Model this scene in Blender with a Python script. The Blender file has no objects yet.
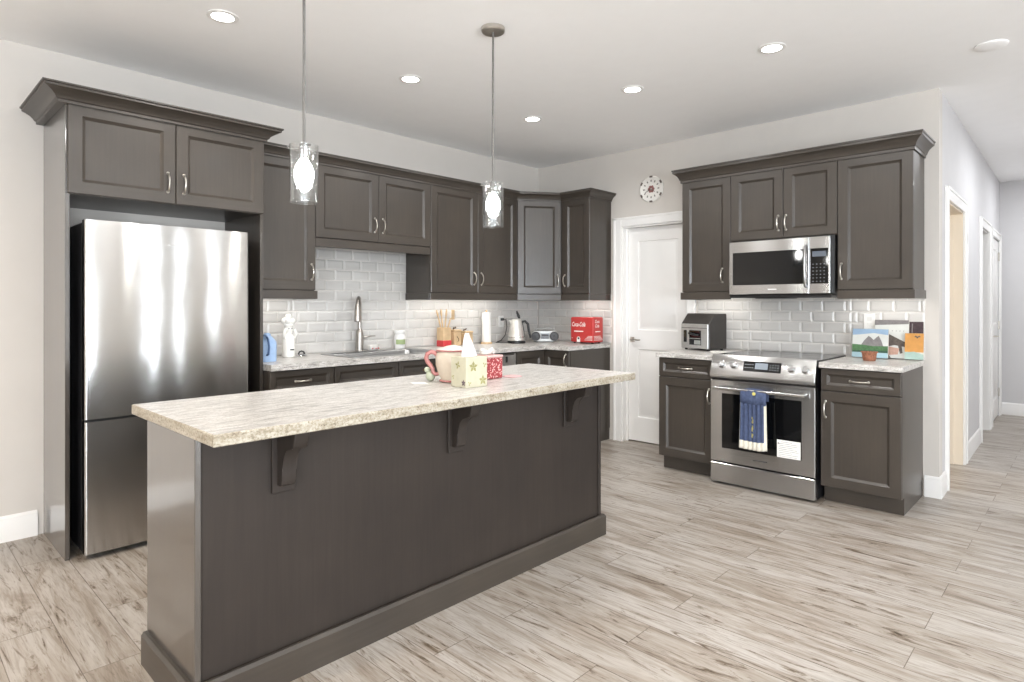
import bpy, bmesh, math, random
from mathutils import Vector, Matrix
random.seed(7)
PI = math.pi
scn = bpy.context.scene
COL = scn.collection

# ---------------------------------------------------------------- camera
CAM = Vector((-4.9644, -4.3437, 1.302)); YAW = math.radians(43.6251)
cd = bpy.data.cameras.new('camera'); cam = bpy.data.objects.new('camera', cd); COL.objects.link(cam)
cam.location = CAM; cam.rotation_euler = (PI/2, 0, YAW - PI/2)
cd.sensor_width = 36; cd.lens = 21.6117; cd.shift_y = -0.03568; cd.clip_start = .05
scn.camera = cam

# ---------------------------------------------------------------- world, exposure, big lights
w = bpy.data.worlds.new('sky'); scn.world = w; w.use_nodes = True
bg = w.node_tree.nodes['Background']; bg.inputs[0].default_value = (.78, .88, 1, 1); bg.inputs[1].default_value = 2.2
scn.view_settings.view_transform = 'Standard'; scn.view_settings.look = 'None'
scn.view_settings.gamma = 1; scn.view_settings.use_curve_mapping = False
scn.view_settings.exposure = 0.2
scn.cycles.use_denoising = True
scn.cycles.max_bounces = 10; scn.cycles.diffuse_bounces = 6; scn.cycles.glossy_bounces = 5
scn.cycles.transparent_max_bounces = 16
scn.cycles.caustics_reflective = False; scn.cycles.caustics_refractive = False
scn.cycles.sample_clamp_indirect = 6

H = 2.755
def area(name, loc, target, sx, sy, power, color=(1, 1, 1), shape='RECTANGLE', spread=PI):
    l = bpy.data.lights.new(name, 'AREA'); l.shape = shape; l.size = sx
    if shape in ('RECTANGLE', 'ELLIPSE'): l.size_y = sy
    l.energy = power; l.color = color; l.spread = spread
    o = bpy.data.objects.new(name, l); COL.objects.link(o); o.location = loc
    o.rotation_euler = (Vector(target) - Vector(loc)).to_track_quat('-Z', 'Y').to_euler()
    return o
DAY = (.87, .935, 1.0)
WARM = (1.0, .93, .84)
XL, YR = -8.5, -8.5                      # left wall, rear wall of the room
area('daylight_rear_window', (-5.25, YR+.16, 1.40), (-4.6, -3.0, 4.4), 2.9, 1.7, 280, DAY)
area('daylight_left_window', (XL+.16, -6.3, 1.45), (-2.5, -3.6, 4.2), 1.9, 1.5, 200, DAY)
area('streak_lamp_left', (-2.10, YR+.16, 1.1), (-2.10, 0, 1.1), .13, 2.0, 22, DAY)  # this and the next two: unseen, added to streak the refrigerator steel
area('streak_lamp_mid', (-1.26, YR+.16, 1.1), (-1.26, 0, 1.1), .07, 2.0, 11, DAY)
area('streak_lamp_right', (-.20, YR+.16, 1.1), (-.20, 0, 1.1), .09, 2.0, 14, DAY)
POTS = [(-3.727, -1.15), (-2.55, -1.14), (-1.37, -1.14), (-1.40, -2.07), (-1.43, -3.007), (-2.6, -3.05), (-3.8, -3.05),
        (-6.0, -1.9), (-6.0, -4.2), (-4.0, -5.6), (-1.8, -5.6), (-6.0, -6.8)]  # pots after the stove one are unseen additions; left ones warm the left wall
for x, y in POTS:
    area('recessed_lamp', (x, y, H-.02), (x, y, 0), .12, .12, (26 if x < -5 else 8.) if y > -5 else 4.5, (1, .98, .955) if x > -5 else (1, .78, .55), 'DISK', math.radians(165))
for x in (1.6, 3.4):
    area('hall_fill', (x, -4.4, H-.03), (x, -4.4, 0), .3, .3, 16, (.95, .97, 1), 'DISK')  # unseen lamps added to brighten the hall
area('side_room_lamp', (1.2, -2.6, H-.05), (1.0, -3.2, .5), .5, .5, 14, (1, .93, .84), 'DISK')
area('pantry_lamp', (.9, -.9, H-.05), (.9, -.9, 0), .3, .3, 4, WARM, 'DISK')
# strip lamps under the wall cabinets (they light the tiles)
def strip(a, b, power): 
    a = Vector(a); b = Vector(b); m = (a+b)/2; d = b-a
    l = bpy.data.lights.new('under_cabinet_lamp', 'AREA'); l.shape = 'RECTANGLE'; l.size = d.length; l.size_y = .02; l.energy = power; l.color = (1, .95, .88)
    o = bpy.data.objects.new('under_cabinet_lamp', l); COL.objects.link(o); o.location = m
    o.rotation_euler = (0, 0, math.atan2(d.y, d.x))
strip((-3.22, -.17, 1.385), (-2.80, -.17, 1.385), .9)
strip((-1.72, -.17, 1.385), (-.72, -.17, 1.385), 2.2)
strip((-.17, -.62, 1.385), (-.17, -.90, 1.385), .8)
strip((-.15, -1.90, 1.385), (-.15, -2.26, 1.385), .9)
strip((-.15, -3.07, 1.385), (-.15, -3.46, 1.385), .65)

# ---------------------------------------------------------------- materials
def lin(c):
    return tuple((v/12.92 if v <= .04045 else ((v+.055)/1.055)**2.4) for v in [x/255 for x in c])
MATS = {}
class Nodes:
    def __init__(s, name):
        s.m = bpy.data.materials.new(name); s.m.use_nodes = True; s.t = s.m.node_tree
        s.b = s.t.nodes['Principled BSDF']; s.out = s.t.nodes['Material Output']
    def n(s, typ, **kw):
        x = s.t.nodes.new(typ)
        for k, v in kw.items(): setattr(x, k, v)
        return x
    def l(s, a, b): s.t.links.new(a, b)
    def coords(s, scale=(1, 1, 1), rot=(0, 0, 0), obj=True):
        tc = s.n('ShaderNodeTexCoord'); mp = s.n('ShaderNodeMapping')
        mp.inputs['Scale'].default_value = scale; mp.inputs['Rotation'].default_value = rot
        s.l(tc.outputs['Object' if obj else 'Generated'], mp.inputs[0]); return mp.outputs[0]
    def noise(s, vec, scale=1, detail=4, rough=.5, dist=0):
        x = s.n('ShaderNodeTexNoise'); x.inputs['Scale'].default_value = scale; x.inputs['Detail'].default_value = detail
        x.inputs['Roughness'].default_value = rough; x.inputs['Distortion'].default_value = dist
        s.l(vec, x.inputs['Vector']); return x.outputs['Fac']
    def ramp(s, fac, stops):
        r = s.n('ShaderNodeValToRGB'); e = r.color_ramp.elements
        while len(e) < len(stops): e.new(.5)
        for i, (p, c) in enumerate(stops):
            e[i].position = p; e[i].color = (*c, 1) if len(c) == 3 else c
        s.l(fac, r.inputs[0]); return r.outputs[0]
    def mix(s, fac, a, b, mode='MIX'):
        x = s.n('ShaderNodeMix', data_type='RGBA', blend_type=mode)
        for sock, v in ((x.inputs[0], fac), (x.inputs[6], a), (x.inputs[7], b)):
            if hasattr(v, 'links'): s.l(v, sock)
            elif isinstance(v, (int, float)): sock.default_value = v
            else: sock.default_value = (*v, 1)
        return x.outputs[2]
    def bump(s, h, strength=.1, dist=.01):
        x = s.n('ShaderNodeBump'); x.inputs['Strength'].default_value = strength; x.inputs['Distance'].default_value = dist
        s.l(h, x.inputs['Height']); s.l(x.outputs[0], s.b.inputs['Normal']); return x
    def set(s, **kw):
        for k, v in kw.items():
            i = s.b.inputs[k.replace('_', ' ')]
            if hasattr(v, 'links'): s.l(v, i)
            elif isinstance(v, tuple) and len(v) == 3: i.default_value = (*v, 1)
            else: i.default_value = v
def plain(name, rgb, rough=.5, metal=0, var=.06, scale=30, **kw):
    if name in MATS: return MATS[name]
    N = Nodes(name); c = lin(rgb)
    f = N.noise(N.coords(), scale, 3)
    col = N.ramp(f, [(.3, tuple(v*(1-var) for v in c)), (.7, tuple(min(1, v*(1+var)) for v in c))])
    N.set(Base_Color=col, Roughness=rough, Metallic=metal, **kw)
    MATS[name] = N.m; return N.m
def emis(name, rgb, strength):
    N = Nodes(name); N.set(Base_Color=(.05, .05, .05), Emission_Color=rgb, Emission_Strength=strength); MATS[name] = N.m; return N.m
def wood(name, rgb, scale, rough=.38, var=.22, coat=.22):
    N = Nodes(name); c = lin(rgb)
    f = N.noise(N.coords(scale), 1, 6, .6, .4)
    f2 = N.noise(N.coords((3, 3, 3)), 1, 2)
    a = N.ramp(f, [(.3, tuple(v*(1-var) for v in c)), (.7, tuple(v*(1+var) for v in c))])
    b = N.ramp(f2, [(.3, (.86, .86, .87)), (.7, (1.1, 1.09, 1.07))])
    N.set(Base_Color=N.mix(1, a, b, 'MULTIPLY'), Roughness=rough, Coat_Weight=coat, Coat_Roughness=.18)
    MATS[name] = N.m; return N.m
CABC = (64, 58, 52)
WV = wood('cabinet_wood_vertical', CABC, (70, 70, 3.5), var=.10)
WH = wood('cabinet_wood_horizontal', CABC, (3.5, 3.5, 70), var=.10)
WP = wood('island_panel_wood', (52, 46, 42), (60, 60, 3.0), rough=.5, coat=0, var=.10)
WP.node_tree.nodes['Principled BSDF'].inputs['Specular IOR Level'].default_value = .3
WG = wood('gable_panel_wood', (66, 61, 56), (60, 60, 3.0), rough=.3, coat=1.0, var=.08)
for m_ in (WG,): m_.node_tree.nodes['Principled BSDF'].inputs['Coat IOR'].default_value = 1.9; m_.node_tree.nodes['Principled BSDF'].inputs['Coat Roughness'].default_value = .12
WALL = plain('wall_paint', (210, 205, 199), .75, var=.012, scale=6)
HALLP = plain('hall_wall_paint', (210, 209, 210), .75, var=.012, scale=6)
CEIL = plain('ceiling_paint', (250, 250, 250), .85, var=.01, scale=8)
TRIM = plain('white_trim_paint', (240, 239, 237), .35, var=.01, scale=8)
CREAM = plain('warm_lit_paint', (236, 224, 205), .6, var=.012, scale=6)  # beige carries the side room's warm light in the colour
BLACK = plain('black_plastic', (18, 18, 19), .35)
DARK = plain('dark_appliance_side', (26, 26, 28), .4)
BGLASS = plain('black_glass', (10, 11, 13), .05, var=.02)
NICKEL = plain('brushed_nickel', (205, 200, 192), .28, 1)
CHROME = plain('chrome', (225, 225, 226), .12, 1)
WHITE = plain('white_ceramic', (240, 238, 233), .25, var=.02)
WPLAST = plain('white_plastic', (238, 238, 236), .4, var=.02)
PAPER = plain('white_paper', (244, 243, 240), .9, var=.02)
def steel(name, rgb=(196, 196, 197), rough=.26, wav=.35, aniso=.75):
    N = Nodes(name); c = lin(rgb)
    tg = N.n('ShaderNodeTangent', direction_type='RADIAL', axis='Z')
    f = N.noise(N.coords((1.5, 1.5, 260)), 1, 3)
    N.set(Base_Color=N.ramp(f, [(.3, tuple(v*.96 for v in c)), (.7, c)]), Metallic=1., Roughness=rough, Anisotropic=aniso, Anisotropic_Rotation=.25)
    N.l(tg.outputs[0], N.b.inputs['Tangent'])
    if wav:
        g = N.noise(N.coords((2.6, 2.6, 1.7)), 1, 2)
        N.bump(g, wav, .012)
    MATS[name] = N.m; return N.m
STEEL = steel('refrigerator_steel', rgb=(192, 190, 187), rough=.19, wav=.30, aniso=.96)
STEEL2 = steel('range_steel', (186, 186, 186), .2, wav=.12, aniso=.95)
SINKM = plain('sink_steel', (170, 171, 172), .3, 1)
def granite(name, sc):
    N = Nodes(name)
    f1 = N.noise(N.coords(sc), 1, 8, .65, .8)
    f2 = N.noise(N.coords(tuple(v*2.6 for v in sc)), 1, 6, .7, .5)
    f3 = N.noise(N.coords((120, 120, 120)), 1, 4, .6)
    a = N.ramp(f1, [(.30, lin((146, 144, 142))), (.41, lin((186, 184, 181))), (.50, lin((214, 212, 209))), (.68, lin((232, 231, 229)))])
    b = N.ramp(f2, [(.34, lin((150, 146, 140))), (.47, lin((220, 217, 213))), (.6, (1, 1, 1))])
    c = N.ramp(f3, [(.33, lin((176, 170, 162))), (.48, (1, 1, 1))])
    N.set(Base_Color=N.mix(.75, N.mix(.6, a, b, 'MULTIPLY'), c, 'MULTIPLY'), Roughness=.32, Coat_Weight=.1)
    MATS[name] = N.m; return N.m
GRX = granite('granite_laminate_lengthwise', (8, 42, 42))
GRY = granite('granite_laminate_crosswise', (42, 8, 42))
def granite_edge():
    N = Nodes('granite_laminate_edge')
    f = N.noise(N.coords((110, 110, 130)), 1, 6, .65, .4)
    g = N.noise(N.coords((9, 9, 60)), 1, 4, .6)
    a = N.ramp(f, [(.30, lin((92, 84, 72))), (.42, lin((158, 148, 130))), (.55, lin((184, 178, 165))), (.75, lin((204, 199, 188)))])
    b = N.ramp(g, [(.35, lin((190, 180, 160))), (.6, (1, 1, 1))])
    N.set(Base_Color=N.mix(.6, a, b, 'MULTIPLY'), Roughness=.4); MATS['ge'] = N.m; return N.m
GRE = granite_edge()
def floor_mat():
    N = Nodes('floor_planks')
    tc = N.n('ShaderNodeTexCoord'); sp = N.n('ShaderNodeSeparateXYZ'); N.l(tc.outputs['Object'], sp.inputs[0])
    cb = N.n('ShaderNodeCombineXYZ'); N.l(sp.outputs[1], cb.inputs[0]); N.l(sp.outputs[0], cb.inputs[1])
    def brick(c1, c2, mort):
        br = N.n('ShaderNodeTexBrick'); br.offset = .37; br.offset_frequency = 2
        br.inputs['Scale'].default_value = 1; br.inputs['Brick Width'].default_value = 1.28; br.inputs['Row Height'].default_value = .185
        br.inputs['Mortar Size'].default_value = .0016; br.inputs['Mortar Smooth'].default_value = .1; br.inputs['Bias'].default_value = 0
        br.inputs['Color1'].default_value = (*c1, 1); br.inputs['Color2'].default_value = (*c2, 1); br.inputs['Mortar'].default_value = (*mort, 1)
        N.l(cb.outputs[0], br.inputs['Vector']); return br
    rnd = brick((0, 0, 0), (1, 1, 1), (0, 0, 0))
    mul = N.n('ShaderNodeVectorMath', operation='SCALE'); mul.inputs['Scale'].default_value = 23.7; N.l(rnd.outputs['Color'], mul.inputs[0])
    add = N.n('ShaderNodeVectorMath', operation='ADD'); N.l(tc.outputs['Object'], add.inputs[0]); N.l(mul.outputs[0], add.inputs[1])
    def nz(scale, detail, rough, dist):
        mp = N.n('ShaderNodeMapping'); mp.inputs['Scale'].default_value = scale; N.l(add.outputs[0], mp.inputs[0])
        return N.noise(mp.outputs[0], 1, detail, rough, dist)
    g1 = nz((6, 1.0, 6), 7, .66, 1.4)
    g2 = nz((70, 4.5, 20), 5, .65, 1.0)
    g3 = nz((13, 1.5, 13), 8, .72, 3.2)
    a = N.ramp(g1, [(.30, lin((138, 126, 113))), (.42, lin((164, 155, 145))), (.53, lin((181, 175, 168))), (.72, lin((193, 189, 184)))])
    b = N.ramp(g2, [(.30, lin((214, 208, 201))), (.55, (1, 1, 1))])
    c = N.ramp(g3, [(.31, lin((112, 96, 80))), (.37, lin((186, 175, 162))), (.45, (1, 1, 1))])
    t = brick(lin((240, 237, 233)), (1, 1, 1), (.42, .38, .34))
    col = N.mix(1, N.mix(1., N.mix(.95, a, b, 'MULTIPLY'), c, 'MULTIPLY'), t.outputs['Color'], 'MULTIPLY')
    rg = N.ramp(g2, [(.3, (.44, .44, .44)), (.7, (.34, .34, .34))])
    N.set(Base_Color=col, Roughness=rg)
    N.bump(g2, .08, .003)
    return N.m
FLOORM = floor_mat()
def tile_mat():
    N = Nodes('backsplash_tile'); f = N.noise(N.coords((1.2, 1.2, 5)), 2.2, 3)
    N.set(Base_Color=N.ramp(f, [(.3, lin((194, 192, 189))), (.7, lin((206, 204, 201)))]), Roughness=.26)
    return N.m
TILE = tile_mat()
GROUT = plain('tile_grout', (226, 222, 216), .8)
def glass_mat():
    N = Nodes('clear_seeded_glass')
    tr = N.n('ShaderNodeBsdfTransparent'); tr.inputs[0].default_value = (.97, .98, .98, 1)
    gl = N.n('ShaderNodeBsdfGlossy'); gl.inputs['Roughness'].default_value = .04
    fr = N.n('ShaderNodeLayerWeight'); fr.inputs['Blend'].default_value = .5
    pw = N.n('ShaderNodeMath', operation='POWER'); pw.inputs[1].default_value = 2.2; N.l(fr.outputs['Facing'], pw.inputs[0])
    ml = N.n('ShaderNodeMath', operation='MULTIPLY_ADD'); ml.inputs[1].default_value = .65; ml.inputs[2].default_value = .10; N.l(pw.outputs[0], ml.inputs[0])
    f = N.noise(N.coords((90, 90, 60)), 1, 2); bp_ = N.n('ShaderNodeBump'); bp_.inputs['Strength'].default_value = .35; bp_.inputs['Distance'].default_value = .003
    N.l(f, bp_.inputs['Height']); N.l(bp_.outputs[0], gl.inputs['Normal']); N.l(bp_.outputs[0], fr.inputs['Normal'])
    mx = N.n('ShaderNodeMixShader'); N.l(ml.outputs[0], mx.inputs[0]); N.l(tr.outputs[0], mx.inputs[1]); N.l(gl.outputs[0], mx.inputs[2])
    N.l(mx.outputs[0], N.out.inputs[0]); return N.m
GLASS = glass_mat()
POTE = emis('lamp_disc_glow', (1, .98, .94), 9)
BULB = emis('bulb_glow', (1, .98, .95), 60)

# ---------------------------------------------------------------- mesh builder
def ident(x, y, z): return (x, y, z)
def MA(a, b, z): return (a, -b, z)             # wall behind the sink: a along, b out, z up
def MB(a, b, z): return (-b, -a, z)            # wall behind the stove
class Mesh:
    def __init__(s, M=ident): s.bm = bmesh.new(); s.M = M; s.mi = 0
    def v(s, p): return s.bm.verts.new(s.M(*p))
    def f(s, vs, mi=None):
        try: f = s.bm.faces.new(vs)
        except ValueError: return None
        f.material_index = s.mi if mi is None else mi; return f
    def box(s, x0, x1, y0, y1, z0, z1, bev=0, mi=None, seg=1):
        V = [s.v((x, y, z)) for x in (x0, x1) for y in (y0, y1) for z in (z0, z1)]
        F = [s.f([V[i] for i in q], mi) for q in ((0, 1, 3, 2), (4, 6, 7, 5), (0, 4, 5, 1), (2, 3, 7, 6), (0, 2, 6, 4), (1, 5, 7, 3))]
        if bev:
            E = list({e for f in F for e in f.edges})
            r = bmesh.ops.bevel(s.bm, geom=E, offset=bev, segments=seg, affect='EDGES', profile=.5)
            for f in r['faces']: f.material_index = s.mi if mi is None else mi
        return V
    def rings(s, R, cap0=True, cap1=True, mi=None, closed=True):
        VR = [[s.v(p) for p in r] for r in R]; n = len(R[0])
        for A, B in zip(VR, VR[1:]):
            for i in range(n if closed else n-1):
                j = (i+1) % n; s.f([A[i], A[j], B[j], B[i]], mi)
        if cap0: s.f(VR[0][::-1], mi)
        if cap1: s.f(VR[-1], mi)
        return VR
    def prism(s, pts, lo, hi, axis='x', mi=None, bev=0):
        """outline pts in the two other axes, extruded from lo to hi along axis"""
        def P(q, t): return {'x': (t, q[0], q[1]), 'y': (q[0], t, q[1]), 'z': (q[0], q[1], t)}[axis]
        VR = s.rings([[P(q, lo) for q in pts], [P(q, hi) for q in pts]], mi=mi)
        if bev:
            es = [e for r in VR for v in r for e in v.link_edges if e.other_vert(v) in r]
            bmesh.ops.bevel(s.bm, geom=list(set(es)), offset=bev, segments=1, affect='EDGES')
    def lathe(s, prof, c, n=24, axis='z', mi=None, cap=True):
        R = []
        for r, h in prof:
            ring = []
            for i in range(n):
                t = 2*PI*i/n; u, q = r*math.cos(t), r*math.sin(t)
                ring.append({'z': (c[0]+u, c[1]+q, c[2]+h), 'x': (c[0]+h, c[1]+u, c[2]+q), 'y': (c[0]+u, c[1]+h, c[2]+q)}[axis])
            R.append(ring)
        s.rings(R, cap, cap, mi)
    def tube(s, path, r, n=8, mi=None, flat=1.0):
        P = [Vector(p) for p in path]; R = []; up = None
        for i, p in enumerate(P):
            d = (P[min(i+1, len(P)-1)] - P[max(i-1, 0)]).normalized()
            if up is None:
                up = d.orthogonal().normalized()
            up = (up - d*up.dot(d))
            up = up.normalized() if up.length > 1e-6 else d.orthogonal().normalized()
            sd = d.cross(up); rr = r[i] if isinstance(r, (list, tuple)) else r
            R.append([tuple(p + up*(rr*math.cos(2*PI*k/n)) + sd*(rr*flat*math.sin(2*PI*k/n))) for k in range(n)])
        s.rings(R, mi=mi)
    def ball(s, c, rx, ry=None, rz=None, n=16, m=10, mi=None):
        ry = ry or rx; rz = rz or rx
        R = []
        for j in range(1, m):
            t = PI*j/m
            R.append([(c[0]+rx*math.sin(t)*math.cos(2*PI*i/n), c[1]+ry*math.sin(t)*math.sin(2*PI*i/n), c[2]-rz*math.cos(t)) for i in range(n)])
        s.rings(R, mi=mi)
def sub(bm_mesh, levels=1): pass
def obj(name, mb, mats, parent=None, kind=None, label=None, origin=None, smooth=True, angle=32):
    bm = mb.bm
    bmesh.ops.recalc_face_normals(bm, faces=bm.faces)
    me = bpy.data.meshes.new(name)
    L = Vector((0, 0, 0)); p = parent
    while p is not None: L += p.location; p = p.parent
    o_loc = Vector((0, 0, 0))
    if parent is None and origin is not None: o_loc = Vector(origin); L = o_loc
    bmesh.ops.translate(bm, verts=bm.verts, vec=-L)
    bm.to_mesh(me); bm.free()
    for m in (mats if isinstance(mats, (list, tuple)) else [mats]): me.materials.append(m)
    if smooth:
        me.polygons.foreach_set('use_smooth', [True]*len(me.polygons)); me.set_sharp_from_angle(angle=math.radians(angle))
    o = bpy.data.objects.new(name, me); COL.objects.link(o)
    o.location = o_loc
    if parent is not None: o.parent = parent
    if kind: o['kind'] = kind
    if label: o['label'] = label
    return o
def tag(o, label, cat, group=None, kind=None):
    o['label'] = label; o['category'] = cat
    if group: o['group'] = group
    if kind: o['kind'] = kind
    return o
def thing(name, loc, label=None, cat=None, group=None, kind=None):
    o = bpy.data.objects.new(name, None); COL.objects.link(o); o.location = loc; o.empty_display_size = .05
    if label: o['label'] = label
    if cat: o['category'] = cat
    if group: o['group'] = group
    if kind: o['kind'] = kind
    return o
def copy_tree(o, parent=None):
    c = o.copy(); COL.objects.link(c)
    if parent is not None: c.parent = parent
    for ch in list(o.children): copy_tree(ch, c)
    return c
def struct(name, mb, m, label=None, **kw):
    return obj(name, mb, m, kind='structure', label=label, **kw)

# ---------------------------------------------------------------- room shell
YW = -3.572; XE = 4.45
HT = math.atan2(.075, 4.4)                      # the hall wall leaves the corner at a hair under a right angle
def MH(s_, b, z):                               # hall wall: s along from the corner, b out into the hall
    return (s_*math.cos(HT) + b*math.sin(HT), YW + s_*math.sin(HT) - b*math.cos(HT), z)
m = Mesh(); m.box(XL-.2, XE+.2, YR-.2, .2, -.12, 0); struct('floor', m, FLOORM, 'light greige wood plank floor')
m = Mesh(); m.box(XL-.2, XE+.2, YR-.2, .2, H, H+.12); struct('ceiling', m, CEIL, 'flat white ceiling')
m = Mesh(); m.box(XL, XE+.12, 0, .12, 0, H); struct('wall_back', m, WALL, 'light greige wall behind the sink run')
D0, D1, DH = 1.06, 1.735, 2.04                  # pantry door opening, measured from the corner
m = Mesh(MB)
m.box(0, D0, -.12, 0, 0, H); m.box(D1, 3.572, -.12, 0, 0, H); m.box(D0, D1, -.12, 0, DH, H)
struct('wall_right', m, WALL, 'light greige wall behind the stove')
m = Mesh(MH)
O1 = (.33, 1.17); O2 = (2.36, 3.05); O3 = (3.33, 4.18); OH = 2.045
xs = [.121, O1[0], O1[1], O2[0], O2[1], O3[0], O3[1], 4.40]
for i in range(0, 8, 2): m.box(xs[i], xs[i+1], -.13, 0, 0, H)
for o_ in (O1, O2, O3): m.box(o_[0], o_[1], -.13, 0, OH, H)
struct('wall_hall', m, HALLP, 'white hallway wall with door openings')
m = Mesh(MH); m.box(4.335, 4.45, -3.4, 2.2, 0, H); struct('wall_hall_end', m, HALLP, 'pale grey end wall of the hallway')
m = Mesh(); m.box(0, XE, -5.42, -5.3, 0, H); struct('wall_hall_far', m, HALLP)
def wall_with_hole(name, M, a0, a1, h0, h1, z0, z1):
    m = Mesh(M); m.box(a0, h0, -.12, 0, 0, H); m.box(h1, a1, -.12, 0, 0, H)
    m.box(h0, h1, -.12, 0, z1, H)
    if z0 > 0: m.box(h0, h1, -.12, 0, 0, z0)
    return struct(name, m, WALL)
def MLft(a, b, z): return (XL+b, -a, z)
def MRgt(a, b, z): return (-b, -a, z)
m = Mesh(MRgt); m.box(5.42, 8.5, -.12, 0, 0, H); struct('wall_living', m, WALL)
def MRear(a, b, z): return (a, YR+b, z)
wall_with_hole('wall_left', MLft, 0, 8.5, 5.3, 7.3, .65, 2.25)
m = Mesh(MRear)
for a0, a1 in ((XL, -6.75), (-3.75, -2.20), (-2.0, -1.31), (-1.21, -.25), (-.15, 0)): m.box(a0, a1, -.12, 0, 0, H)
m.box(-6.75, -3.75, -.12, 0, 0, .5); m.box(-6.75, -3.75, -.12, 0, 2.3, H)
for a0, a1 in ((-2.20, -2.0), (-1.31, -1.21), (-.25, -.15)): m.box(a0, a1, -.12, 0, 0, .05); m.box(a0, a1, -.12, 0, 2.15, H)
struct('wall_rear', m, WALL)
PANE = plain('window_pane', (230, 235, 238), .05, Transmission_Weight=1.0)
def window(name, M, a0, a1, z0, z1):
    t = thing(name, M((a0+a1)/2, 0, z0), kind='structure')
    m = Mesh(M)
    for x0, x1, q0, q1 in ((a0, a0+.06, z0, z1), (a1-.06, a1, z0, z1), (a0+.06, a1-.06, z0, z0+.06), (a0+.06, a1-.06, z1-.06, z1), ((a0+a1)/2-.03, (a0+a1)/2+.03, z0+.06, z1-.06)):
        m.box(x0, x1, -.09, -.02, q0, q1)
    obj('window_frame', m, TRIM, t)
    m = Mesh(M); m.box(a0+.06, a1-.06, -.06, -.055, z0+.06, z1-.06); obj('pane', m, PANE, t)
window('window_1', MLft, 5.3, 7.3, .65, 2.25)
window('window_2', MRear, -6.75, -3.75, .5, 2.3)
def streak_window(name, a0, a1):
    m = Mesh(MRear); m.box(a0, a0+.02, -.09, -.02, .05, 2.15); m.box(a1-.02, a1, -.09, -.02, .05, 2.15); m.box(a0+.02, a1-.02, -.09, -.02, 2.12, 2.15); m.box(a0+.02, a1-.02, -.09, -.02, .05, .08)
    t = struct(name, m, TRIM); m = Mesh(MRear); m.box(a0+.02, a1-.02, -.06, -.055, .08, 2.12); obj('pane', m, PANE, t)
streak_window('streak_window_1', -2.20, -2.0); streak_window('streak_window_2', -1.31, -1.21); streak_window('streak_window_3', -.25, -.15)  # unseen slim windows, added to go with the streak lamps
m = Mesh(MRear); m.box(-1.98, -1.33, .001, .03, .01, 2.1, .003); struct('door_5', m, TRIM)
# rooms behind the hall wall
m = Mesh(); m.box(.12, 4.3, -1.96, -1.88, 0, H); m.box(1.9, 1.98, -3.3, -1.96, 0, H); struct('wall_side_room', m, CREAM)

# baseboards: profile (out, up)
BBP = [(0, 0), (.016, 0), (.016, .10), (.011, .118), (.011, .128), (.004, .142), (0, .142)]
def baseboard(name, M, runs, label=None):
    m = Mesh(M)
    for a0, a1 in runs: m.rings([[(a0, b, z) for b, z in BBP], [(a1, b, z) for b, z in BBP]])
    return struct(name, m, TRIM, label, angle=20)
baseboard('baseboard_back', MA, [(XL, -4.30)], 'white baseboard left of the refrigerator')
baseboard('baseboard_right', MB, [(3.49, 3.588)], 'short white baseboard beside the stove cabinets')
baseboard('baseboard_hall', MH, [(0, .235), (1.27, 2.24)], 'white baseboard along the hall')
def MEnd(a, b, z): return MH(4.335-b, a, z)
baseboard('baseboard_end', MEnd, [(0, .335)], 'white baseboard on the hallway end wall')
# door casings: flat board with a raised back band
def casing(m, a0, a1, zt, w=.085, b=.018):
    for x0, x1, o in ((a0-w, a0, -1), (a1, a1+w, 1)):
        m.box(x0, x1, 0, b, 0, zt+w, .003)
        e0, e1 = (x0, x0+.02) if o < 0 else (x1-.02, x1)
        m.box(e0, e1, b-.002, b+.007, 0, zt+w, .002)
    m.box(a0, a1, 0, b, zt, zt+w, .003); m.box(a0-w, a1+w, b-.002, b+.007, zt+w-.02, zt+w, .002)
def jamb(m, a0, a1, zt, dep):
    m.box(a0, a0+.012, -dep, 0, 0, zt); m.box(a1-.012, a1, -dep, 0, 0, zt); m.box(a0+.012, a1-.012, -dep, 0, zt-.012, zt)
def slab_door(m, a0, a1, z0, z1, b, panels, t=.035):
    """flat door with sunk moulded panels on the face at b"""
    xs = sorted({a0, a1, panels[0][0], panels[0][1]}); zs = sorted({z0, z1, *[p[2] for p in panels], *[p[3] for p in panels]})
    back = [m.v((x, b-t, z)) for x, z in ((a0, z0), (a1, z0), (a1, z1), (a0, z1))]; m.f(back[::-1])
    V = {(x, z): m.v((x, b, z)) for x in xs for z in zs}
    for i in range(len(xs)-1):
        for j in range(len(zs)-1):
            q = (xs[i], xs[i+1], zs[j], zs[j+1])
            c = [V[q[0], q[2]], V[q[1], q[2]], V[q[1], q[3]], V[q[0], q[3]]]
            if any(abs(q[0]-p[0]) < 1e-6 and abs(q[2]-p[2]) < 1e-6 for p in panels):
                prev = c
                for ins, dp in ((.006, .009), (.022, .009), (.034, .002)):
                    n = [m.v(p) for p in ((q[0]+ins, b-dp, q[2]+ins), (q[1]-ins, b-dp, q[2]+ins), (q[1]-ins, b-dp, q[3]-ins), (q[0]+ins, b-dp, q[3]-ins))]
                    for k in range(4): m.f([prev[k], prev[(k+1) % 4], n[(k+1) % 4], n[k]])
                    prev = n
                m.f(prev)
            else: m.f(c)
    bot = [V[x, z0] for x in xs]; top = [V[x, z1] for x in xs]; lf = [V[a0, z] for z in zs]; rt = [V[a1, z] for z in zs]
    m.f([back[0], *bot, back[1]]); m.f([back[3], *top, back[2]]); m.f([back[0], *lf, back[3]]); m.f([back[1], *rt, back[2]])
t = thing('door_1', (0, -(D0+D1)/2, 0), 'white two-panel interior door with white casing beside the stove', kind='structure')
m = Mesh(MB); casing(m, D0, D1, DH); obj('door_casing', m, TRIM, t)
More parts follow.
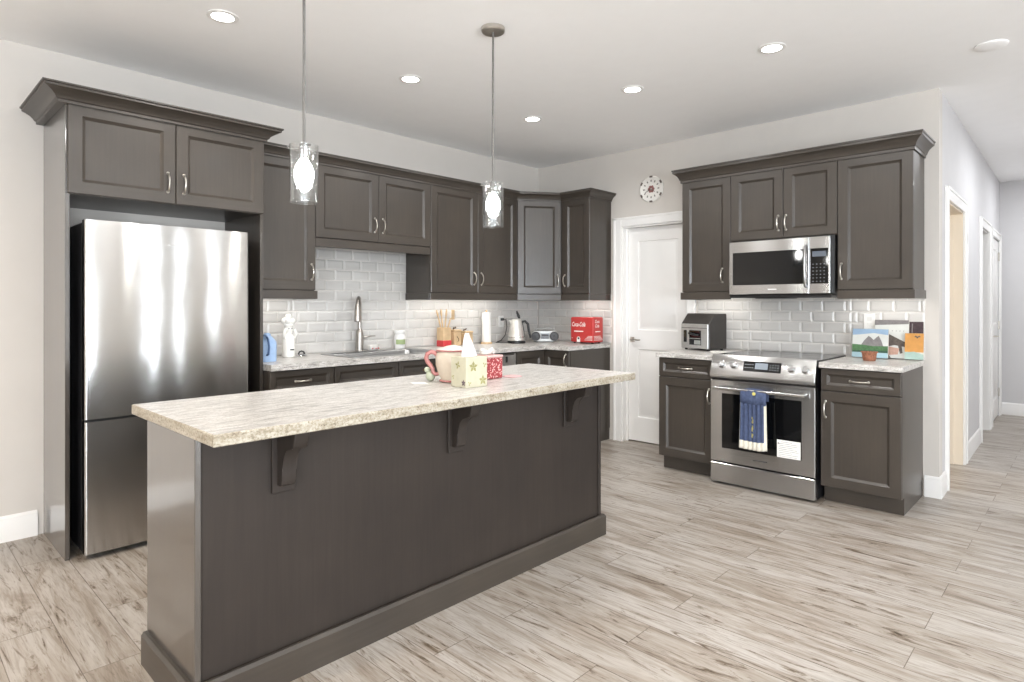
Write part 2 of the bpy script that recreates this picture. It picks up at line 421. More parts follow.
m = Mesh(MB); jamb(m, D0, D1, DH, .12); m.box(D0+.012, D0+.03, -.07, -.055, 0, DH); obj('door_jamb', m, TRIM, t)
m = Mesh(MB); a0, a1 = D0+.015, D1-.015
slab_door(m, a0, a1, .012, DH-.015, -.072, [(a0+.115, a1-.115, .235, .88), (a0+.115, a1-.115, 1.06, 1.90)]); obj('door_slab', m, TRIM, t)
m = Mesh(MB); m.box(a0+.035, a0+.085, -.072, -.064, .945, .995, .002); m.lathe([(.009, -.064), (.009, -.03)], (a0+.06, 0, .97), 12, 'y')
m.tube([(a0+.06, -.028, .97), (a0+.10, -.026, .972), (a0+.165, -.03, .968)], [.009, .008, .007], 8); obj('door_lever', m, NICKEL, t)
t = thing('door_2', MH(O1[0], 0, 0), 'open doorway nearest the kitchen with jamb tinted by warm room light', kind='structure')
m = Mesh(MH); casing(m, *O1, OH, .09); obj('door_casing', m, TRIM, t)
m = Mesh(MH); jamb(m, *O1, OH, .16); m.box(O1[1]-.026, O1[1]-.012, -.10, -.06, 0, OH-.012); obj('door_jamb', m, CREAM, t)
m = Mesh(MH); m.box(O1[1]-.0145, O1[1]-.012, -.145, -.115, .99, 1.05); obj('strike_plate', m, NICKEL, t)
t = thing('door_3', MH(O2[0], 0, 0), 'second open doorway along the hall with white casing', kind='structure')
m = Mesh(MH); casing(m, *O2, OH, .09); obj('door_casing', m, TRIM, t)
m = Mesh(MH); jamb(m, *O2, OH, .13); obj('door_jamb', m, TRIM, t)
t = thing('door_4', MH(O3[0], 0, 0), 'closed white panel door at the far end of the hall', kind='structure')
m = Mesh(MH); casing(m, *O3, OH, .075); obj('door_casing', m, TRIM, t)
m = Mesh(MH); slab_door(m, O3[0]+.01, O3[1]-.01, .012, OH-.01, -.005, [(O3[0]+.13, O3[1]-.13, .23, .9), (O3[0]+.13, O3[1]-.13, 1.08, 1.92)]); obj('door_slab', m, TRIM, t)
for z in (.28, 1.06, 1.86):
    m = Mesh(MH); m.box(O3[1]-.02, O3[1]+.002, -.004, .012, z-.05, z+.05, .003); obj('door_hinge', m, NICKEL, t)
m = Mesh(MH); m.lathe([(.024, 0), (.024, .008), (.009, .012), (.009, .05)], (O3[0]+.07, 0, .96), 14, 'y'); m.tube([(O3[0]+.07, .05, .96), (O3[0]+.17, .05, .955)], .008); obj('door_lever', m, NICKEL, t)
m = Mesh(MEnd); m.box(.34, .425, 0, .02, 0, 2.13, .003); m.box(.425, 1.2, 0, .02, 2.045, 2.13, .003); m.box(.425, 1.2, 0, .008, .01, 2.045); struct('trim_1', m, TRIM, 'white door casing at the right edge of the hallway end wall')

# ---------------------------------------------------------------- cabinets
def rect(a0, a1, z0, z1, i, b): return [(a0+i, b, z0+i), (a1-i, b, z0+i), (a1-i, b, z1-i), (a0+i, b, z1-i)]
def panel_door(m, a0, a1, z0, z1, b, st=.062, t=.02, bw=.016, dp=.013):
    R = [rect(a0, a1, z0, z1, 0, b), rect(a0, a1, z0, z1, 0, b+t-.003), rect(a0, a1, z0, z1, .003, b+t), rect(a0, a1, z0, z1, st, b+t),
         rect(a0, a1, z0, z1, st+.003, b+t-.003), rect(a0, a1, z0, z1, st+bw, b+t-dp)]
    VR = [[m.v(p) for p in r] for r in R]
    for A, B in zip(VR, VR[1:]):
        for i in range(4): m.f([A[i], A[(i+1) % 4], B[(i+1) % 4], B[i]], 1 if i % 2 == 0 else 0)
    m.f(VR[0][::-1], 0); m.f(VR[-1], 0)
def pull(M, a, b, z, vert=True, L=.105, out=.03):
    m = Mesh(M); P = []; R = []
    for i in range(11):
        q = i/10; s_ = (q-.5)*L; o = b + out*math.sin(PI*q)**.55
        P.append((a, o, z+s_) if vert else (a+s_, o, z)); R.append(.0062 - .0018*math.sin(PI*q))
    m.tube(P, R, 8)
    for q in (-L/2, L/2): m.lathe([(.0085, -.001), (.0085, .004), (.006, .006)], (a, b, z+q) if vert else (a+q, b, z), 10, 'y')
    return m
WMATS = [WV, WH]
def door(parent, M, a0, a1, z0, z1, b, handle=None, name='door', st=.062, vert=True):
    m = Mesh(M); panel_door(m, a0, a1, z0, z1, b, st); d = obj(name, m, WMATS, parent, angle=25)
    if handle: obj('handle', pull(M, handle[0], b+.02, handle[1], vert), NICKEL, d)
    return d
CRP = [(0, 0), (.008, 0), (.008, .016), (.014, .020), (.018, .032), (.028, .048), (.044, .062), (.054, .068), (.054, .081), (.060, .083), (.060, .092), (0, .092)]
def sweep_crown(m, path, z, so=1., sh=1.):
    """path: list of (x, y) plan points, room on the right-hand side when walking; mitred crown"""
    P = [Vector(p) for p in path]; N = []
    for i in range(len(P)-1):
        d = (P[i+1]-P[i]).normalized(); N.append(Vector((d.y, -d.x)))
    R = []
    for i, p in enumerate(P):
        if i == 0: q = N[0]
        elif i == len(P)-1: q = N[-1]
        else: q = (N[i-1]+N[i]); q = q/(q.dot(N[i]))
        R.append([(p.x+q.x*o*so, p.y+q.y*o*so, z+h*sh) for o, h in CRP])
    m.rings(R)
ZB, ZT, ZR = 1.40, 2.306, 1.341
UD = .33                       # depth of wall cabinet boxes; doors stand in front
def upper(name, M, a0, a1, zb, zt, doors, label, rail=(None, None), ends=(0, 0), railb=.357, depth=UD):
    t = thing(name, M((a0+a1)/2, depth/2, zb), label, 'cabinet')
    m = Mesh(M); m.box(a0+.0005, a1-.0005, .004, depth, zb, zt, 0); obj('cabinet_body', m, WV, t)
    for (d0, d1, hx) in doors: door(t, M, d0+.0015, d1-.0015, zb+.003, zt-.003, depth, (hx, zb+.13) if hx else None)
    m = Mesh(M); r0 = a0+.0005-rail_over(ends[0]); r1 = a1-.0005+rail_over(ends[1])
    m.box(r0, r1, railb-.022, railb, rail[0] or ZR, zb-.001, .003)
    if ends[0]: m.box(r0, r0+.018, .012, railb-.022, rail[0] or ZR, zb-.001, .003)
    if ends[1]: m.box(r1-.018, r1, .012, railb-.022, rail[0] or ZR, zb-.001, .003)
    obj('light_rail', m, WH, t)
    return t
def rail_over(e): return .012 if e else 0
# -- wall behind the sink
upper('wall_cabinet', MA, -3.2475, -2.7801, ZB, ZT, [(-3.244, -2.7801, -2.812)], 'dark single-door wall cabinet next to the refrigerator enclosure', ends=(0, 1))
t = upper('wall_cabinet', MA, -2.7795, -1.7455, 1.776, ZT, [(-2.7795, -2.2537, -2.290), (-2.2537, -1.7455, -2.217)], 'short two-door wall cabinet above the sink', rail=(1.712, None), railb=.345)
upper('wall_cabinet', MA, -1.7445, -.699, ZB, ZT, [(-1.7445, -1.2129, -1.258), (-1.2129, -.700, -1.172)], 'tall two-door wall cabinet right of the sink', ends=(1, 0))
# -- diagonal corner cabinet
A0 = Vector((-.698, -.33)); A1 = Vector((-.33, -.5887)); dv = (A1-A0); DL = dv.length; dv /= DL; nv = Vector((dv.y, -dv.x))
def MD(a, b, z): return (A0.x+dv.x*a+nv.x*b, A0.y+dv.y*a+nv.y*b, z)
t = thing('corner_wall_cabinet', (-.3, -.3, ZB), 'lighter diagonal single-door wall cabinet set across the corner', 'cabinet')
m = Mesh(); m.prism([(-.698, -.004), (A0.x, A0.y), (A1.x, A1.y), (-.004, -.5887), (-.004, -.004)], ZB, ZT, 'z'); obj('cabinet_body', m, WV, t)
door(t, MD, .012, DL-.012, ZB+.003, ZT-.003, .001, (DL-.045, ZB+.13))
m = Mesh(MD); m.box(.008, DL-.008, .001, .027, ZR, ZB-.001, .003); obj('light_rail', m, WH, t)
# -- last wall cabinet before the pantry door
t = upper('wall_cabinet', MB, .5895, .9384, ZB, ZT, [(.612, .9384, .645)], 'narrow wall cabinet beside the pantry door casing', ends=(0, 0))
m = Mesh(MB); m.box(.9384-.012, .9384, .004, .356, ZR, ZB-.001, .002); obj('light_rail', m, WH, t)
# -- crown over the sink run and corner
m = Mesh()
sweep_crown(m, [(-3.246, -.3515), (-.7105, -.3515), (-.3515, -.6015), (-.3515, -.9395), (-.004, -.9395)], ZT-.012, 1., .80)
tag(obj('crown_moulding', m, WH, angle=25), 'dark crown moulding along the sink wall cabinets, turning into the corner', 'moulding')
# -- wall behind the stove
upper('wall_cabinet', MB, 1.8736, 2.284, ZB, ZT, [(1.8736, 2.284, 2.217)], 'single-door wall cabinet left of the microwave', ends=(1, 0))
t = thing('wall_cabinet', (-.17, -2.66, 1.80), 'short two-door wall cabinet above the microwave', 'cabinet')
m = Mesh(MB); m.box(2.2845, 3.0425, .004, UD, 1.785, ZT); obj('cabinet_body', m, WV, t)
door(t, MB, 2.286, 2.6777, 1.79, ZT-.003, UD, (2.645, 1.90)); door(t, MB, 2.6807, 3.0415, 1.79, ZT-.003, UD, (2.700, 1.90))
upper('wall_cabinet', MB, 3.043, 3.4902, ZB, ZT, [(3.043, 3.4902, 3.069)], 'wide single-door wall cabinet right of the microwave at the hall corner', ends=(0, 1))
m = Mesh(); sweep_crown(m, [(-.004, -1.8725), (-.3515, -1.8725), (-.3515, -3.4915), (-.004, -3.4915)], ZT-.012, 1.03, 1.14)
tag(obj('crown_moulding', m, WH, angle=25), 'dark crown moulding on top of the cabinets above the stove', 'moulding')

# -- refrigerator enclosure
XG0, XG1, YG = -4.2721, -3.2494, -.552
t = thing('refrigerator_enclosure', ((XG0+XG1)/2, -.3, 0), 'tall dark wood enclosure around the refrigerator with two doors on top', 'cabinet')
m = Mesh(); m.box(XG0, XG0+.02, YG, -.004, 0, 2.335, .001); obj('side_panel', m, WG, t)
m = Mesh(); m.box(XG1-.02, XG1, YG, -.004, 0, 2.335, .001); obj('side_panel', m, WV, t)
m = Mesh(); m.box(XG0+.02, XG1-.02, YG, -.004, 1.866, 2.335); obj('cabinet_body', m, WV, t)
xm = -3.7593
door(t, MA, XG0+.008, xm-.0015, 1.869, 2.331, -YG, (xm-.042, 1.985)); door(t, MA, xm+.0015, XG1-.004, 1.869, 2.331, -YG, (xm+.042, 1.985))
m = Mesh(); sweep_crown(m, [(XG0-.024, -.004), (XG0-.024, YG-.0215), (XG1+.001, YG-.0215), (XG1+.001, -.416)], 2.318, 1.4, .89)
m.box(XG0-.024, XG0-.001, YG-.0215, -.004, 2.318, 2.40); obj('crown_moulding', m, WH, t, angle=25)

# -- base cabinets
BD = .615
def toe(m, a0, a1): m.box(a0, a1, .004, .555, 0, .108)
def base(name, M, a0, a1, label, drawer=True, zt=.886, doors=None, dz=.737, dh=True):
    t = thing(name, M((a0+a1)/2, .3, 0), label, 'cabinet')
    m = Mesh(M); m.box(a0+.0005, a1-.0005, .004, BD, .11, zt); obj('cabinet_body', m, WV, t)
    m = Mesh(M); m.box(a0+.002, a1-.002, .004, .555, 0, .108); obj('toe_kick', m, WH, t)
    if drawer: door(t, M, a0+.003, a1-.003, dz+.003, zt-.003, BD, ((a0+a1)/2, (dz+zt)/2) if dh else None, 'drawer_front', .036, False)
    for d0, d1, hx in (doors or []): door(t, M, d0+.002, d1-.002, .113, dz-.003 if drawer else zt-.003, BD, (hx, (dz if drawer else zt)-.12) if hx else None)
    return t
base('base_cabinet', MA, -3.2480, -2.7995, 'base cabinet with a pull drawer beside the refrigerator', doors=[(-3.246, -2.80, -2.84)])
base('sink_base_cabinet', MA, -2.799, -1.82, 'wide base cabinet with false fronts under the sink', drawer=False, zt=.735, doors=[(-2.799, -2.31, -2.35), (-2.31, -1.82, -2.27)])
sb = [o for o in COL.objects if o.name.startswith('sink_base_cabinet')][0]
for d0, d1 in ((-2.799, -2.274), (-2.274, -1.822)):
    door(sb, MA, d0+.003, d1-.003, .74, .883, BD, None, 'drawer_front', .036)
base('base_cabinet', MA, -1.819, -1.635, 'narrow drawer base cabinet left of the dishwasher', doors=[(-1.819, -1.635, -1.67)])
t = thing('dishwasher', (-1.325, -.32, 0), 'dishwasher with a plain stainless front near the counter corner', 'dishwasher')
m = Mesh(MA); m.box(-1.632, -1.019, .01, .60, .02, .88); obj('tub_body', m, DARK, t)
m = Mesh(MA); m.box(-1.630, -1.021, .60, .635, .11, .878, .004); obj('door', m, STEEL2, t)
m = Mesh(MA); m.box(-1.15, -1.13, .635, .639, .80, .85, .001); m.box(-1.60, -1.05, .632, .637, .862, .872); obj('control_strip', m, BLACK, t)
# corner base with two bi-fold doors
t = thing('corner_base_cabinet', (-.4, -.4, 0), 'corner base cabinet with folding doors under the red box', 'cabinet')
m = Mesh(); m.prism([(-1.017, -.004), (-1.017, -BD), (-BD, -BD), (-BD, -.925), (-.004, -.925), (-.004, -.004)], .11, .886, 'z'); obj('cabinet_body', m, WV, t)
m = Mesh(); m.prism([(-1.015, -.004), (-1.015, -.555), (-.555, -.555), (-.555, -.92), (-.004, -.92), (-.004, -.004)], 0, .108, 'z'); obj('toe_kick', m, WH, t)
door(t, MA, -1.012, -BD-.024, .113, .883, BD, None); door(t, MB, BD+.002, .921, .113, .883, BD, (.885, .80))
# stove side
base('base_cabinet', MB, 1.8225, 2.2795, 'drawer-and-door base cabinet left of the stove', doors=[(1.8225, 2.2795, 2.247)])
base('base_cabinet', MB, 3.0205, 3.4816, 'drawer-and-door base cabinet right of the stove at the hall corner', doors=[(3.0205, 3.4816, 3.052)])

# ---------------------------------------------------------------- worktops
def top_slab(name, pts, z0, z1, mat, label, edge=None):
    m = Mesh(); m.prism(pts, z0, z1, 'z', bev=.003)
    for f in m.bm.faces:
        f.normal_update()
        f.material_index = 0 if abs(f.normal.z) > .9 else 1
    return tag(obj(name, m, [mat, edge or mat], angle=20), label, 'countertop')
ZA = .928
m = Mesh()
SX0, SX1, SY0, SY1 = -2.60, -1.80, -.58, -.135
for bx_ in ((-3.247, SX0, -.66, -.012), (SX1, -.012, -.66, -.012)): m.box(bx_[0], bx_[1], bx_[2], bx_[3], .889, ZA, 0)
m.box(SX0, SX1, -.66, SY0, .889, ZA); m.box(SX0, SX1, SY1, -.012, .889, ZA); m.box(-.66, -.012, -.935, -.66, .889, ZA)
bmesh.ops.remove_doubles(m.bm, verts=m.bm.verts, dist=1e-5)
for f in m.bm.faces:
    f.normal_update(); f.material_index = 0 if abs(f.normal.z) > .9 else 1
tag(obj('countertop', m, [GRX, GRX], smooth=False), 'L-shaped speckled granite-look countertop around the sink wall and corner', 'countertop')
top_slab('countertop', [(-.012, -1.810), (-.012, -2.2815), (-.66, -2.2815), (-.66, -1.810)], .888, .925, GRY, 'small granite-look countertop left of the stove under the toaster oven')
top_slab('countertop', [(-.012, -3.0185), (-.012, -3.492), (-.66, -3.492), (-.66, -3.0185)], .888, .925, GRY, 'small granite-look countertop right of the stove under the paintings')

# ---------------------------------------------------------------- backsplash tiles
def tiles(name, M, a0, a1, z0, z1, label, holes=(), aoff=0.):
    TW, TH, G = .1555, .0805, .003
    m = Mesh(M)
    def clip(x, lo, hi): return max(lo, min(hi, x))
    def blocks(r):  # a list of (a0,a1,z0,z1) allowed regions
        return r
    for (ra0, ra1, rz0, rz1) in holes:
        m.box(ra0, ra1, .0002, .0045, rz0, rz1, mi=1)
        row = int(math.floor((rz0-ZA)/TH))
        z = ZA+row*TH
        while z < rz1:
            a = a0 + (aoff if row % 2 else aoff+TW/2) - TW*2
            while a < ra1:
                q = (clip(a+G/2, ra0, ra1), clip(a+TW-G/2, ra0, ra1), clip(z+G/2, rz0, rz1), clip(z+TH-G/2, rz0, rz1))
                if q[1]-q[0] > .012 and q[3]-q[2] > .012:
                    bv = min(.013, (q[1]-q[0])/3, (q[3]-q[2])/3)
                    VR = [[m.v(p) for p in rect(*q, 0, .0045)], [m.v(p) for p in rect(*q, 0, .0065)], [m.v(p) for p in rect(*q, bv, .0105)]]
                    for A, B in zip(VR, VR[1:]):
                        for i in range(4): m.f([A[i], A[(i+1) % 4], B[(i+1) % 4], B[i]], 0)
                    m.f(VR[-1], 0); m.f(VR[0][::-1], 0)
                a += TW
            z += TH; row += 1
    return tag(obj(name, m, [TILE, GROUT], smooth=False), label, 'backsplash')
tiles('tile_backsplash', MA, -3.2475, 0, ZA, ZB, 'grey subway tile backsplash behind the sink counter', [(-3.2475, -2.7805, ZA, ZB-.001), (-2.7805, -1.7445, ZA, 1.774), (-1.7445, -.011, ZA, ZB-.001)], .04)
tiles('tile_backsplash', MB, .0, .946, ZA, ZB, 'short subway tile backsplash in the corner behind the red box', [(.011, .946, ZA, ZB-.001)], .08)
tiles('tile_backsplash', MB, 1.838, 3.492, .926, ZB, 'grey subway tile backsplash behind the stove', [(1.838, 2.285, .926, ZB-.001), (2.285, 3.042, .926, 1.376), (3.042, 3.492, .926, ZB-.001)], .0)

# ---------------------------------------------------------------- island
IX0, IX1, IY0, IY1 = -4.2600, -2.0946, -2.3056, -1.835
t = thing('kitchen_island', ((IX0+IX1)/2, (IY0+IY1)/2, 0), 'long dark wood kitchen island base with plinth and three brackets', 'island')
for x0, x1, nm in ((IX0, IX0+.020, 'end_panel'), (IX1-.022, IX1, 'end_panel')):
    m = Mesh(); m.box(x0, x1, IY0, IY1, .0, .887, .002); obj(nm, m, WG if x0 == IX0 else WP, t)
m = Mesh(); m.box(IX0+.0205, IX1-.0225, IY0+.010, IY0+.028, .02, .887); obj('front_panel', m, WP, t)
m = Mesh(); m.box(IX0+.0205, IX1-.0225, IY0+.029, IY1-.025, .11, .886); obj('cabinet_body', m, WV, t)
PLP = [(0, 0), (.020, 0), (.020, .103), (.012, .115), (0, .115)]
m = Mesh(); P = [Vector(p) for p in ((IX0-.0005, IY1-.002), (IX0-.0005, IY0-.0005), (IX1+.0005, IY0-.0005), (IX1+.0005, IY1-.002))]
R = []
for i, p in enumerate(P):
    q = [(-1, 0), (-1, -1), (1, -1), (1, 0)][i]; R.append([(p.x+q[0]*o, p.y+q[1]*o, h) for o, h in PLP])
m.rings(R); obj('plinth', m, WH, t, angle=20)
CB = [(0, 0), (0, -.205), (.020, -.205), (.034, -.198), (.040, -.178), (.038, -.150), (.040, -.120), (.050, -.092), (.068, -.072), (.090, -.064), (.110, -.064), (.118, -.056), (.124, -.040), (.128, -.016), (.128, 0)]
for xc in (-3.970, -3.184, -2.386):
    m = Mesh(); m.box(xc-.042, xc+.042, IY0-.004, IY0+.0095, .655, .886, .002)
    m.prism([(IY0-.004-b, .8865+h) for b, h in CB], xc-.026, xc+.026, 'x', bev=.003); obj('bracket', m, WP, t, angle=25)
d3 = (IX1-IX0-.06)/3
for i in range(3):
    x0 = IX0+.03+i*d3
    def MI(a, b, z): return (a, IY1-.026+b, z)
    door(t, MI, x0+.003, x0+d3-.003, .74, .883, .001, (x0+d3/2, .81), 'drawer_front', .036, False)
    door(t, MI, x0+.003, x0+d3-.003, .113, .734, .001, (x0+d3-.05, .62))
top_slab('island_countertop', [(-4.2755, -2.4964), (-2.040, -2.4964), (-2.040, -1.705), (-4.2755, -1.705)], .8875, .925, GRX, 'long pale granite-look countertop on the island', GRE)

# ---------------------------------------------------------------- refrigerator
FX0, FX1, FY = -4.2064, -3.3774, -.6424
t = thing('refrigerator', ((FX0+FX1)/2, -.33, 0), 'tall stainless steel bottom-freezer refrigerator inside the dark enclosure', 'refrigerator')
m = Mesh(); m.box(FX0+.002, FX1-.002, FY+.068, -.03, .03, 1.725, .006); obj('body', m, DARK, t)
m = Mesh(); m.box(FX0+.01, FX1-.01, FY+.055, FY+.08, .04, 1.72); obj('gasket', m, BLACK, t)
def fridge_door(name, z0, z1):
    m = Mesh(); prof = []
    for i in range(7): q = i/6*PI/2; prof.append((FX0+.012-.012*math.cos(q) if False else FX0+.010*(1-math.sin(q)), FY+.010*(1-math.cos(q))))
    pts = [(FX0, FY+.055)] + [(FX0+.010*(1-math.cos(i/5*PI/2)), FY+.010*(1-math.sin(i/5*PI/2))) for i in range(6)]
    pts += [(FX1-.012*(1-math.sin(i/6*PI/2)), FY+.012*(1-math.cos(i/6*PI/2))) for i in range(7)] + [(FX1, FY+.055)]
    m.prism(pts, z0, z1, 'z'); return obj(name, m, STEEL, t, angle=40)
fridge_door('freezer_door', .032, .704); d = fridge_door('refrigerator_door', .717, 1.734)
m = Mesh(); m.box(FX0+.004, FX1-.004, FY+.020, FY+.055, .704, .717); obj('grip_channel', m, BLACK, t)
m = Mesh()
for i, (x0, x1) in enumerate(((-3.835, -3.828), (-3.822, -3.812), (-3.806, -3.796), (-3.790, -3.780), (-3.774, -3.764))): m.box(x0, x1, FY-.001, FY+.001, 1.622, 1.635 if i % 2 else 1.630)
m.box(-3.812, -3.73, FY-.001, FY+.001, 1.6235, 1.6255); obj('badge', m, CHROME, d, label='small chrome badge line')
for x in (FX0+.06, FX1-.06):
    for y in (-.12, -.50): m = Mesh(); m.lathe([(.022, 0), (.022, .032)], (x, y, 0), 12); obj('foot', m, BLACK, t)

# ---------------------------------------------------------------- range (local a = distance from corner, b = out from wall)
RY0, RY1 = 2.2875, 3.0085
t = thing('kitchen_range', (-.36, -(RY0+RY1)/2, 0), 'stainless slide-in electric range with towel on its oven handle', 'stove')
m = Mesh(MB); m.box(RY0+.004, RY1-.004, .03, .655, .015, .90); obj('body', m, DARK, t)
m = Mesh(MB); m.prism([(.03, .9005), (.655, .9005), (.655, .927), (.648, .933), (.03, .933)], RY0-.001, RY1+.001, 'x'); obj('cooktop', m, BGLASS, t)
m = Mesh(MB)
for (a, b, r) in ((2.46, .20, .085), (2.46, .46, .10), (2.84, .20, .075), (2.84, .46, .115), (2.65, .19, .06)):
    m.lathe([(r-.002, .9331), (r+.001, .9335)], (a, b, 0), 40, cap=False)
obj('burner_ring', m, plain('burner_grey', (90, 90, 92), .4), t)
m = Mesh(MB); m.prism([(.6555, .772), (.70, .772), (.712, .784), (.712, .800), (.662, .938), (.652, .938), (.650, .934), (.6555, .930)], RY0, RY1, 'x', bev=.002); obj('control_panel', m, STEEL2, t)
# slanted face frame: from (.712,.800) to (.662,.938)
sl = Vector((.662-.712, .938-.800)); SLL = sl.length; sl /= SLL; sn = Vector((sl.y, -sl.x))
def MP(a, h, o): # a along, h up the slanted face, o outward
    return MB(a, .712+sl.x*h+sn.x*o, .800+sl.y*h+sn.y*o)
for a in (2.372, 2.462, 2.858, 2.947):
    m = Mesh(MP); m.lathe([(.027, 0), (.027, .004), (.022, .006), (.021, .028), (.018, .031)], (a, .072, 0), 24)
    m.box(a-.004, a+.004, .052, .092, .028, .037, .002); obj('knob', m, STEEL2, t)
m = Mesh(MP); m.box(2.530, 2.788, .036, .108, .0005, .003, .001); m.mi = 1
for i in range(4):
    for j in range(3): m.box(2.712+i*.018, 2.720+i*.018, .052+j*.017, .056+j*.017, .0031, .0035)
    for j in range(2): m.box(2.540+i*.017, 2.550+i*.017, .060+j*.022, .064+j*.022, .0031, .0035)
dsp = obj('display', m, [BGLASS, plain('key_grey', (170, 175, 180), .5)], t)
m = Mesh(MP); m.box(2.612, 2.700, .054, .098, .0031, .0036); obj('screen', m, emis('screen_glow', (.7, .82, .95), .4), dsp)
m = Mesh(MB); m.box(RY0+.004, RY1-.004, .62, .675, .755, .772); obj('vent_gap', m, BLACK, t)
dm = Mesh(MB); 
def frame(m, a0, a1, z0, z1, h, b0, b1):
    i0, i1, j0, j1 = h
    R = [[(a0, b, z0), (a1, b, z0), (a1, b, z1), (a0, b, z1)] for b in (b0, b1-.004)] + [[(a0+.004, b1, z0+.004), (a1-.004, b1, z0+.004), (a1-.004, b1, z1-.004), (a0+.004, b1, z1-.004)], [(i0, b1, j0), (i1, b1, j0), (i1, b1, j1), (i0, b1, j1)], [(i0, b1-.006, j0), (i1, b1-.006, j0), (i1, b1-.006, j1), (i0, b1-.006, j1)]]
    m.rings(R)
frame(dm, RY0, RY1, .166, .757, (2.375, 2.925, .268, .662), .656, .700); od = obj('oven_door', dm, STEEL2, t)
m = Mesh(MB); m.box(2.3755, 2.9245, .6945, .6975, .2685, .6615); obj('oven_window', m, BGLASS, od)
m = Mesh(MB); P = []
for i in range(13):
    q = i/12; a = 2.335+q*(2.958-2.335); P.append((a, .752+.010*math.sin(PI*q), .703))
m.tube(P, .0135, 12, flat=.8)
for a in (2.352, 2.940): m.tube([(a, .699, .703), (a, .752, .703)], .012, 10)
obj('oven_handle', m, STEEL2, od, angle=50)
m = Mesh(MB); m.box(2.765, 2.918, .698, .6988, .262, .386, .0); lab = obj('energy_label', m, PAPER, od, label='white paper label on oven glass')
m = Mesh(MB)
for i in range(9): m.box(2.775 if i else 2.79, 2.775+(.12 if i % 3 else .09)+.012*(i % 2), .6988, .6991, .372-i*.012, .3745-i*.012)
m.lathe([(.006, .6988), (.006, .6992)], (2.776, 0, .362), 10, 'y'); obj('print', m, plain('print_grey', (150, 150, 152), .8), lab)
m = Mesh(MB); m.box(2.60, 2.70, .6995, .7008, .212, .220); obj('badge', m, plain('badge_grey', (120, 120, 122), .4, 1), od)
m = Mesh(MB); m.box(RY0, RY1, .656, .700, .018, .156, .004); obj('storage_drawer', m, STEEL2, t)
for a in (RY0+.05, RY1-.05):
    for b in (.08, .58): m = Mesh(MB); m.lathe([(.018, 0), (.018, .016)], (a, b, 0), 10); obj('foot', m, BLACK, t)

# hanging towel on the oven handle
NAVY = plain('navy_cloth', (70, 82, 112), .9, var=.18, scale=60); CREAMC = plain('cream_cloth', (226, 222, 208), .9, var=.05, scale=60); YEL = plain('yellow_cloth', (214, 204, 120), .9, var=.1)
t = thing('kitchen_towel', (-.755, -2.63, .705), 'navy blue hanging towel with cream border buttoned over the oven handle', 'towel')
m = Mesh(MB); R = []
top = [(.728, .64), (.728, .70), (.742, .722), (.760, .724), (.776, .706), (.778, .65), (.776, .615)]
for k in range(13):
    q = k/12; a = 2.542+q*.180; dz = -.012*(1-math.sin(PI*q)) ; w_ = .004*math.sin(k*1.9)
    R.append([(a, b+w_*(i > 3), z+(dz if 1 < i < 5 else 0)-.010*math.sin(PI*q)*(i == 6)) for i, (b, z) in enumerate(top)])
m.rings(R, False, False, closed=False); o = obj('yoke', m, NAVY, t, angle=60)
sol = o.modifiers.new('thickness', 'SOLIDIFY'); sol.thickness = .004
m = Mesh(MB); n = 48; rows = 22; G = []
for j in range(rows+1):
    v_ = j/rows; z = .622 - v_*.312; row = []
    for k in range(n+1):
        q = k/n; wd = .176+.012*v_; a = 2.546 + q*wd - .006*v_
        fold = .008*(1-.45*v_)*math.sin(q*2*PI*6.0+.6*math.sin(3*q)) + .006*math.sin(q*2*PI*1.5+1)*v_
        row.append((a, .772+fold+.004*v_, z-.008*math.sin(PI*q)))
    G.append([m.v(p) for p in row])
for j in range(rows):
    for k in range(n):
        mi = 1 if (j >= rows-4 or (k >= n-5) or (k < 1)) else 0
        if 20 <= k <= 24 and (j in (6, 7, 8, 10, 11, 12, 14, 15) and (k+j) % 3): mi = 2
        m.f([G[j][k], G[j][k+1], G[j+1][k+1], G[j+1][k]], mi)
o = obj('skirt', m, [NAVY, CREAMC, YEL], t, angle=80); sol = o.modifiers.new('thickness', 'SOLIDIFY'); sol.thickness = .004; sol.offset = -1
m = Mesh(MB); m.lathe([(.011, .778), (.012, .782), (.009, .786)], (2.640, 0, .690), 14, 'y'); obj('button', m, YEL, t)

# ---------------------------------------------------------------- microwave
MY0, MY1 = 2.300, 3.016; MBF = .415
t = thing('microwave', (-.2, -2.66, 1.37), 'over-the-range stainless microwave under the short cabinet', 'microwave')
m = Mesh(MB); m.box(2.288, 3.036, .0125, .375, 1.372, 1.782); obj('body', m, BLACK, t)
m = Mesh(MB); frame(m, MY0, 2.878, 1.377, 1.776, (2.330, 2.842, 1.447, 1.692), .375, MBF); d = obj('door', m, STEEL2, t)
m = Mesh(MB); m.box(2.3305, 2.8415, MBF-.0055, MBF-.003, 1.4475, 1.6915); obj('door_window', m, BGLASS, d)
m = Mesh(MB); m.tube([(2.862, MBF-.001, 1.425), (2.862, MBF+.030, 1.432), (2.862, MBF+.042, 1.50), (2.862, MBF+.046, 1.57), (2.862, MBF+.042, 1.64), (2.862, MBF+.030, 1.705), (2.862, MBF-.001, 1.712)], [.010]*7, 10, flat=1.3); obj('handle', m, STEEL2, d, angle=60)
m = Mesh(MB); m.box(2.8795, MY1, .375, MBF, 1.377, 1.776, .003); cp = obj('control_frame', m, STEEL2, t)
KEY = plain('key_white', (120, 124, 130), .5)
m = Mesh(MB); m.box(2.889, 3.005, MBF, MBF+.0015, 1.447, 1.692); m.mi = 1
for i in range(4):
    for j in range(6): m.box(2.903+i*.024, 2.911+i*.024, MBF+.0015, MBF+.002, 1.460+j*.024, 1.465+j*.024)
pn = obj('keypad', m, [BGLASS, KEY], cp)
